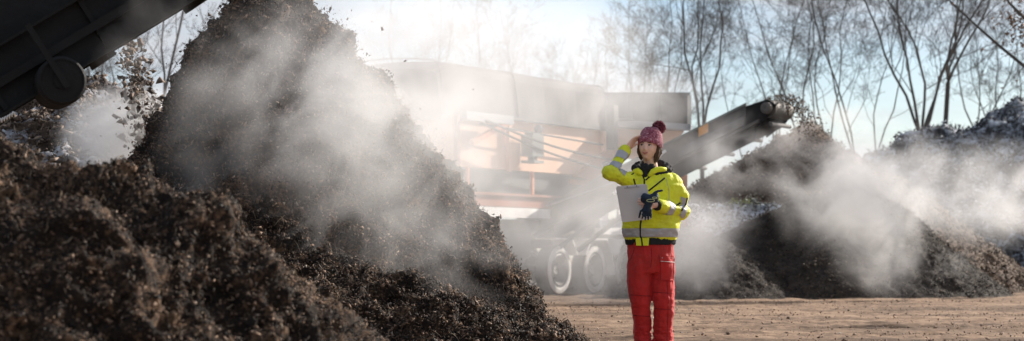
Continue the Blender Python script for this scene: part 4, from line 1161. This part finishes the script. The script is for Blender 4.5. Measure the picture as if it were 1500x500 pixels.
    def brimf(u, v):
        a = 2 * math.pi * u; prof = [(.086, -.024), (.096, -.026), (.101, -.014), (.102, .004), (.100, .018), (.092, .024), (.080, .020)]
        t = v * (len(prof) - 1); i = min(int(t), len(prof) - 2); f = t - i
        r = prof[i][0] * (1 - f) + prof[i + 1][0] * f; z = prof[i][1] * (1 - f) + prof[i + 1][1] * f
        bump = .0036 * abs(math.sin(a * 24)) if 0.1 < v < .95 else 0
        drop = -.026 * (0.5 + 0.5 * math.cos(a)) + (-.010) * abs(math.sin(a)) ** 2
        r += bump
        return H(math.sin(a) * r * .94 + .004, .014 + math.cos(a) * r * 1.12, z + .058 + drop * 1.3)
    V, q = strip_surface(240, 14, brimf)
    fin('brim', mesh_np('brim', V, [q]), M['wool'], hat)
    PC = W(965, 187, .03); rs2 = np.random.RandomState(3)
    d = rs2.normal(size=(900, 3)); d /= np.linalg.norm(d, axis=1, keepdims=True)
    v_, q_ = fibres(np.array(PC) + d * (.036 + .012 * rs2.uniform(size=(900, 1))), d * 6, np.full(900, .026), np.full(900, .0035), 4)
    core = MB(); core.ell(PC, (.042, .042, .041), None, 20); cm_ = core.mesh('pc'); cv_ = co_of(cm_)
    cf_ = [np.array([list(p.vertices) for p in cm_.polygons if len(p.vertices) == k]) for k in (3, 4)]
    me = mesh_np('pompom', np.concatenate([cv_, v_]), [cf_[0], cf_[1], q_ + len(cv_)])
    fin('pompom', me, M['pompom'], hat, smooth=False)
    # ---------------- scarf / fur lined collar
    mb = MB(); rd = random.Random(4)
    for k in range(46):
        a = 2 * math.pi * k / 46; c = W(955, 250 + 6.5 * math.cos(a + 0) * -1 * 0, .02) + Vector((math.sin(a) * .125, -math.cos(a) * .095, .014 - .045 * math.cos(a)))
        mb.ell(c, (.034 + rd.uniform(-.006, .008), .034, .032 + rd.uniform(-.006, .01)), None, 10)
    for k in range(12):
        mb.ell(W(949 + rd.uniform(-5, 6), 246 + rd.uniform(-2, 14), -.085 + rd.uniform(-.01, .01)), (.03, .022, .035), None, 10)
    sc = remesh(mb, .006, 2, 'scarf'); wrinkle(sc, [((45, 45, 45), .008, 3, None), ((110, 110, 110), .004, 5, None)])
    fin('scarf', sc, M['black_cloth'])
    # ---------------- jacket
    mb = MB()
    jr = [(352, 953.5, 37.5, .125), (346, 953.5, 40.5, .140), (335, 954, 42, .150), (318, 955, 42, .152), (300, 955.5, 42, .150), (284, 956, 42, .145), (272, 957, 40.5, .138), (264, 957, 37.5, .128), (257, 957, 31, .115), (251, 956.5, 22, .095)]
    loft(mb, [(W(x, y, .0 if y > 270 else .01), rx / F * YP, ry) for y, x, rx, ry in jr], 48, power=.9)
    capsule(mb, [W(934, 267, .0), EL_R + (EL_R - SH_R) * .02, WR_R + (EL_R - WR_R) * .10], [.078, .064, .052], 18)
    capsule(mb, [W(984, 268, .0), W(996, 290, .01), EL_L, WR_L + (EL_L - WR_L) * .12], [.080, .072, .066, .050], 18)
    jm = remesh(mb, .0065, 5, 'jacket')
    wrinkle(jm, [((6, 6, 9), .010, 7, None), ((12, 12, 26), .0045, 8, None), ((34, 34, 40), .0028, 9, None),
                 ((12, 12, 40), .010, 10, near(EL_L, .13)), ((40, 16, 40), .012, 11, near(EL_R, .12)), ((8, 8, 38), .010, 12, near(W(955, 332, -.1), .2))])
    P = co_of(jm)
    bvh = BVHTree.FromPolygons([tuple(p) for p in P], [tuple(p.vertices) for p in jm.polygons])
    src = jm.copy()
    jacket = fin('jacket', jm, M['hivis'])
    eye = Vector((0, 0, CAMZ))
    def band(name, p0, p1, test, mat, off=.0028, par=None, label=None, thick=.002):
        """strip of the jacket's own surface between two planes, set just proud of it"""
        bm = bmesh.new(); bm.from_mesh(src)
        ax = (Vector(p1) - Vector(p0)).normalized()
        for pp, n_ in ((p0, ax), (p1, -ax)):
            bmesh.ops.bisect_plane(bm, geom=bm.verts[:] + bm.edges[:] + bm.faces[:], plane_co=Vector(pp), plane_no=n_, clear_inner=True)
        dead = [f for f in bm.faces if not test(f.calc_center_median())]
        bmesh.ops.delete(bm, geom=dead, context='FACES')
        bm.normal_update()
        for v in bm.verts: v.co += v.normal * off
        me = bpy.data.meshes.new(name); bm.to_mesh(me); bm.free()
        o = fin(name, me, mat, par or jacket)
        if label: o['label'] = label
        return o
    def neara(a, b_, r, side_R=False):
        a = Vector(a); b_ = Vector(b_); d_ = (b_ - a)
        def t(p):
            k = max(-.3, min(1.3, (p - a).dot(d_) / d_.length_squared)); return (p - (a + d_ * k)).length < r and (side_R or out_t(p))
        return t
    torso = lambda p: abs(p.x - W(955, 340).x) < .26
    out_t = lambda p: ((p.x - W(955, 300).x) / .238) ** 2 + ((p.y - YP) / .162) ** 2 > 1.0
    band('reflective_strip', W(955, 347.5), W(955, 335), torso, M['reflex'])
    ar = (WR_R - EL_R)
    band('reflective_strip', EL_R + ar * .56, EL_R + ar * .80, neara(EL_R, WR_R, .10, True), M['reflex'])
    band('reflective_strip', EL_R + ar * .14, EL_R + ar * .38, neara(EL_R, WR_R, .105, True), M['reflex'])
    al = (WR_L - EL_L)
    band('reflective_strip', EL_L + al * .46, EL_L + al * .66, neara(EL_L, WR_L, .115), M['reflex'])
    band('reflective_strip', EL_L + al * .08, EL_L + al * .26, neara(EL_L, WR_L, .12), M['reflex'])
    src_bvh = bvh
    def draw(name, pix, rad, mat, par=jacket, tree_=None, off=.001, flat=None, label=None, n=14):
        """piping, zips and seams that follow the cloth under the given outline points"""
        tr = tree_ or src_bvh; pts = []
        for (a0, b0), (a1, b1) in zip(pix, pix[1:]):
            for k in range(n):
                t = k / (n - 1); px, py = a0 + (a1 - a0) * t, b0 + (b1 - b0) * t
                dr_ = (at(px, py, YP) - eye).normalized(); h = tr.ray_cast(eye, dr_)
                if h[0] is not None: 
                    q = h[0] + h[1] * off * (1 if h[1].dot(dr_) < 0 else -1)
                    if not pts or (q - pts[-1]).length > .003: pts.append(q)
        if len(pts) < 2: return None
        t = MB(); t.tube(pts, rad, 8); return fin(name, t.mesh(name), mat, par)
    draw('zip', [(944, 262), (943, 300), (938, 330), (938, 345), (940, 355)], .0065, M['black_cloth'])
    draw('pocket_zip', [(950, 280), (974, 261)], .0065, M['black_cloth'])
    draw('pocket_zip', [(928, 262), (931, 272)], .0065, M['black_cloth'])
    draw('piping', [(991, 301), (997, 297)], .0065, M['black_cloth'])
    draw('piping', [(998, 309), (1004, 300), (1006.5, 290)], .0075, M['black_cloth'])
    draw('piping', [(925, 256), (932, 252), (940, 254), (944, 264)], .005, M['black_cloth'])
    draw('piping', [(946, 264), (955, 256), (966, 251), (977, 251)], .006, M['black_cloth'])
    draw('seam', [(976, 262), (980, 280), (980, 296)], .0018, M['reflex'])
    # upright collar flaps
    for pix in ([(926, 257), (934, 250), (941, 256)], [(950, 258), (962, 249), (976, 248)]):
        pts = [at(x, y, YP - .115 + abs(x - 950) * .0016) for x, y in pix]
        c_ = MB(); c_.tube([pts[0], (pts[0] + pts[1]) / 2 + Vector((0, -.006, .01)), pts[1], (pts[1] + pts[2]) / 2, pts[2]], [.012, .022, .024, .022, .013], 12); fin('collar', c_.mesh('collar'), M['hivis'], jacket)
    # ribbed hem and cuffs
    hm = MB(); rg = []
    for k in range(7):
        t = k / 6; rg.append((W(953, 349 + 10 * t, 0), (37.0 - 1.8 * t + (1 if 0 < k < 6 else 0)) / F * YP, .128))
    loft(hm, rg[::-1], 90); 
    hmm = hm.mesh('hem'); P = co_of(hmm); a = np.arctan2(P[:, 1] - YP, P[:, 0] - W(953, 350).x)
    P[:, 0] += .002 * np.sign(np.sin(a * 45)) * np.cos(a); P[:, 1] += .002 * np.sign(np.sin(a * 45)) * np.sin(a)
    hmm.vertices.foreach_set('co', P.astype(np.float32).ravel()); fin('hem', hmm, M['black_cloth'], jacket)
    hbvh = None
    fl = MB(); fl.prism([W(931, 349, -.137), W(951, 349, -.137), W(950, 360, -.134), W(932, 360, -.134)], (0, .012, 0)); fin('zip_flap', fl.mesh('zip_flap'), M['hivis'], jacket, smooth=False)
    z_ = MB(); z_.tube([W(939.5, 348, -.139), W(941, 360, -.137)], .006, 6); fin('zip', z_.mesh('zip'), M['black_cloth'], jacket)
    for w_, e_, r_ in ((WR_R, EL_R, .040), (WR_L, EL_L, .040)):
        d_ = (e_ - w_).normalized(); c_ = MB(); c_.lathe(w_ + d_ * .005, d_, [(-.012, .026), (-.014, r_ * .86), (-.006, r_), (.01, r_ * 1.05), (.045, r_ * 1.08), (.05, .03)], 28)
        fin('cuff', c_.mesh('cuff'), M['black_cloth'], jacket)
    # ---------------- trousers
    mb = MB(); sc_ = YP / F
    loft(mb, [(W(954, 400, 0), 31 * sc_, .120), (W(954, 385, 0), 34.5 * sc_, .128), (W(953.5, 370, 0), 35.2 * sc_, .128), (W(953, 355, 0), 34.5 * sc_, .122), (W(953, 345, 0), 33 * sc_, .115)][::1], 40, power=.92)
    loft(mb, [(W(942.5, 516, .03), 15 * sc_, .095), (W(941, 500, .03), 13.2 * sc_, .085), (W(940.5, 480, .02), 12.9 * sc_, .082), (W(940, 460, .0), 13.6 * sc_, .088), (W(938.5, 440, -.01), 15.2 * sc_, .092), (W(937, 415, .0), 17.2 * sc_, .102), (W(937, 390, 0), 18 * sc_, .118), (W(938, 375, 0), 18 * sc_, .118)], 32)
    loft(mb, [(W(971, 516, .0), 16.5 * sc_, .096), (W(972, 500, .0), 15.2 * sc_, .087), (W(971.5, 480, -.01), 14.4 * sc_, .083), (W(972, 458, -.03), 14.5 * sc_, .088), (W(972, 440, -.03), 15.8 * sc_, .092), (W(971, 415, -.01), 17.6 * sc_, .102), (W(970.5, 390, 0), 18 * sc_, .118), (W(969, 375, 0), 18 * sc_, .118)], 32)
    tm = remesh(mb, .0065, 5, 'trousers')
    kneeL, kneeR = W(939, 446, -.03), W(970, 446, -.05)
    wrinkle(tm, [((12, 12, 5), .010, 21, None), ((14, 14, 18), .005, 22, None), ((24, 24, 10), .005, 23, None), ((10, 10, 30), .008, 24, near(kneeL, .13)), ((10, 10, 30), .008, 25, near(kneeR, .13)),
                 ((14, 14, 60), .013, 26, near(W(942, 498, -.03), .13)), ((14, 14, 60), .013, 27, near(W(970, 498, -.05), .13)), ((30, 14, 10), .008, 28, near(W(952, 392, -.1), .12))])
    tb = BVHTree.FromPolygons([tuple(p) for p in co_of(tm)], [tuple(p.vertices) for p in tm.polygons])
    tro = fin('trousers', tm, M['red_cloth'])
    def patch(name, quad, mat, off=.008, nn=12, par=tro):
        """a cloth piece lying on the trousers inside the given outline"""
        V = []; 
        for j in range(nn + 1):
            for i in range(nn + 1):
                u_, v_ = i / nn, j / nn
                px = (quad[0][0] * (1 - u_) + quad[1][0] * u_) * (1 - v_) + (quad[3][0] * (1 - u_) + quad[2][0] * u_) * v_
                py = (quad[0][1] * (1 - u_) + quad[1][1] * u_) * (1 - v_) + (quad[3][1] * (1 - u_) + quad[2][1] * u_) * v_
                dr_ = (at(px, py, YP) - eye).normalized(); h = tb.ray_cast(eye, dr_)
                q = h[0] if h[0] is not None else (V[-1] if V else at(px, py, YP - .1))
                V.append(q - dr_ * off if h[0] is not None else q)
        V = np.array([tuple(v) for v in V]); back = V + np.array((0, off + .004, 0))
        g = grid_faces(nn + 1, nn + 1); n0 = len(V); idx = np.arange(n0).reshape(nn + 1, nn + 1)
        ed = np.concatenate([idx[0, :], idx[1:, -1], idx[-1, -2::-1], idx[-2:0:-1, 0]]); e2 = np.roll(ed, -1)
        side = np.stack([ed, e2, e2 + n0, ed + n0], -1)
        return fin(name, mesh_np(name, np.concatenate([V, back]), [g, g[:, ::-1] + n0, side]), mat, par, smooth=False)
    patch('cargo_pocket', [(968, 381), (987.5, 382), (987, 411), (969, 410)], M['red_cloth'], .013)
    fpk = patch('pocket_flap', [(967, 374.5), (988.5, 376), (988, 386), (967.5, 384)], M['red_cloth'], .018)
    def drawt(name, pix, rad, mat, off=.004, n=14): return draw(name, pix, rad, mat, par=tro, tree_=tb, off=off, n=n)
    t = MB(); 
    pts = []
    for k in range(12):
        px, py = 967.5 + 20.5 * k / 11, 382.8 + 1.6 * k / 11
        dr_ = (at(px, py, YP) - eye).normalized(); h = tb.ray_cast(eye, dr_)
        if h[0] is not None: pts.append(h[0] - dr_ * .0195)
    t.tube(pts, .0022, 6); fin('pocket_piping', t.mesh('pocket_piping'), M['white_paint'], fpk)
    for px in (970, 984):
        dr_ = (at(px, 378, YP) - eye).normalized(); h = tb.ray_cast(eye, dr_)
        if h[0] is not None:
            s_ = MB(); s_.lathe(h[0] - dr_ * .019, (0, -1, 0), [(0, .001), (0, .005), (.003, .004), (.003, .001)], 10); fin('snap', s_.mesh('snap'), M['reflex'], fpk)
    M['seam_red'] = simple('seam_red', (0.22, 0.008, 0.01), 0.8)
    for pix in ([(954, 362), (955, 378), (953, 392)], [(922, 432), (952, 434)], [(956, 428), (986, 430)], [(957, 452), (984, 454)], [(977, 412), (979, 440), (977, 500)], [(925, 462), (953, 464)], [(930, 362), (925, 378), (920, 384)], [(975, 388), (975, 408)], [(981, 388), (981, 408)]):
        drawt('seam', pix, .0022, M['seam_red'], off=.0008)
    # ---------------- boots
    for cx, cdy in ((942.5, .03), (971, .0)):
        bt = MB(); c = W(cx, 515, cdy); c.z = .05
        bt.ell(c + Vector((0, -.06, -.01)), (.050, .125, .045)); bt.ell(c + Vector((0, .04, .02)), (.046, .07, .06)); bt.tube([c + Vector((0, .04, 0)), c + Vector((0, .04, .09))], [.05, .052], 16)
        bm_ = remesh(bt, .007, 3, 'boot'); P = co_of(bm_); P[:, 2] = np.maximum(P[:, 2], .012); bm_.vertices.foreach_set('co', P.astype(np.float32).ravel())
        bo = fin('boot', bm_, M['boot'])
        so_ = MB(); so_.prism([c + Vector((math.sin(a) * .05, -.03 + math.cos(a) * .145, -c.z)) for a in [k * math.pi / 12 for k in range(24)]], (0, 0, .022)); fin('sole', so_.mesh('sole'), M['rubber'], bo, smooth=False)
    # ---------------- clipboard (held, a thing of its own)
    dY = -.315
    TL, TR, BR, BL = at(902, 273.5, YP + dY), at(947.5, 269.5, YP + dY - .01), at(955, 321, YP + dY + .03), at(911, 326, YP + dY + .04)
    rc = empty('clipboard', (TL + BR) / 2)
    tag(rc, 'grey clipboard seen from the back, held against the yellow jacket', 'clipboard')
    o = rc.location; nrm = (TR - TL).cross(BL - TL).normalized(); 
    if nrm.y > 0: nrm = -nrm
    bb = MB(); bb.prism([TL - o, TR - o, BR - o, BL - o], -nrm * .004); bmesh.ops.bevel(bb.bm, geom=[e for e in bb.bm.edges if e.calc_length() < .006], offset=.008, segments=3, affect='EDGES')
    bb.build('board', M['board'], rc)
    pp = MB(); i_ = .012; pp.prism([TL - o - nrm * .006 + Vector((i_, 0, -i_)), TR - o - nrm * .006 + Vector((-i_, 0, -i_)), BR - o - nrm * .006 + Vector((-i_, 0, i_)), BL - o - nrm * .006 + Vector((i_, 0, i_))], -nrm * .001); pp.build('paper', M['white_paint'], rc)
    cl = MB(); tdir = (TR - TL).normalized(); mid_ = (TL + TR) / 2 - o - nrm * .012 + (BL - TL).normalized() * .018; cl.bar(mid_ - tdir * .06, mid_ + tdir * .06, .012, .03, up=nrm); clp = cl.build('clip', M['reflex'], rc, bevel=.002)
    for f in (.36, .66):
        rv = MB(); rv.lathe(TL.lerp(TR, f) - o + (BL - TL).normalized() * .012, nrm, [(0, .001), (0, .006), (.002, .005), (.003, .001)], 12); rv.build('rivet', M['black_cloth'], rc)
    # ---------------- pair of gloves held in the same hand
    g0 = W(950, 305, -.385); rg_ = empty('pair_of_gloves', g0)
    tag(rg_, 'dark blue work gloves dangling from the hand that holds the clipboard', 'gloves')
    def glove(org, fwd, palm, side, curls, L, cuff_dir, thumb):
        m_ = MB(); hand(m_, org, fwd, palm, side, curls, L=L, thumb=thumb, wr=.03, spread=.10)
        capsule(m_, [org, org + Vector(cuff_dir) * .05, org + Vector(cuff_dir) * .085], [.028, .033, .034])
        me = remesh(m_, .004, 2, 'glove'); wrinkle(me, [((40, 40, 40), .005, 31, None)])
        P = co_of(me) - np.array(g0); me.vertices.foreach_set('co', P.astype(np.float32).ravel()); me.update()
        return link('glove', me, M['navy'], rg_, True)
    g1 = glove(W(949, 302, -.365), (-.10, -.02, -1), (.1, 1, 0), (-1, 0, 0), [.3, .2, .25, .4], .115, (.15, .02, .55), (.6, .1))
    g2 = glove(W(953, 291, -.365), (.85, -.10, .10), (0, 1, 0), (0, 0, 1), [.8, .9, .8, .8], .085, (-.5, .02, .1), (.9, .1))
    for gl, c_, rx_, rz_ in ((g2, W(953, 294, -.412), .030, .010), (g2, W(959, 290, -.41), .018, .006)):
        t = MB(); t.tube([c_ - g0 + Vector((math.cos(a) * rx_, 0, math.sin(a) * rz_)) for a in [k * 2 * math.pi / 20 for k in range(21)]], .003, 6); t.build('trim', M['glove_trim'], gl)
build_person()
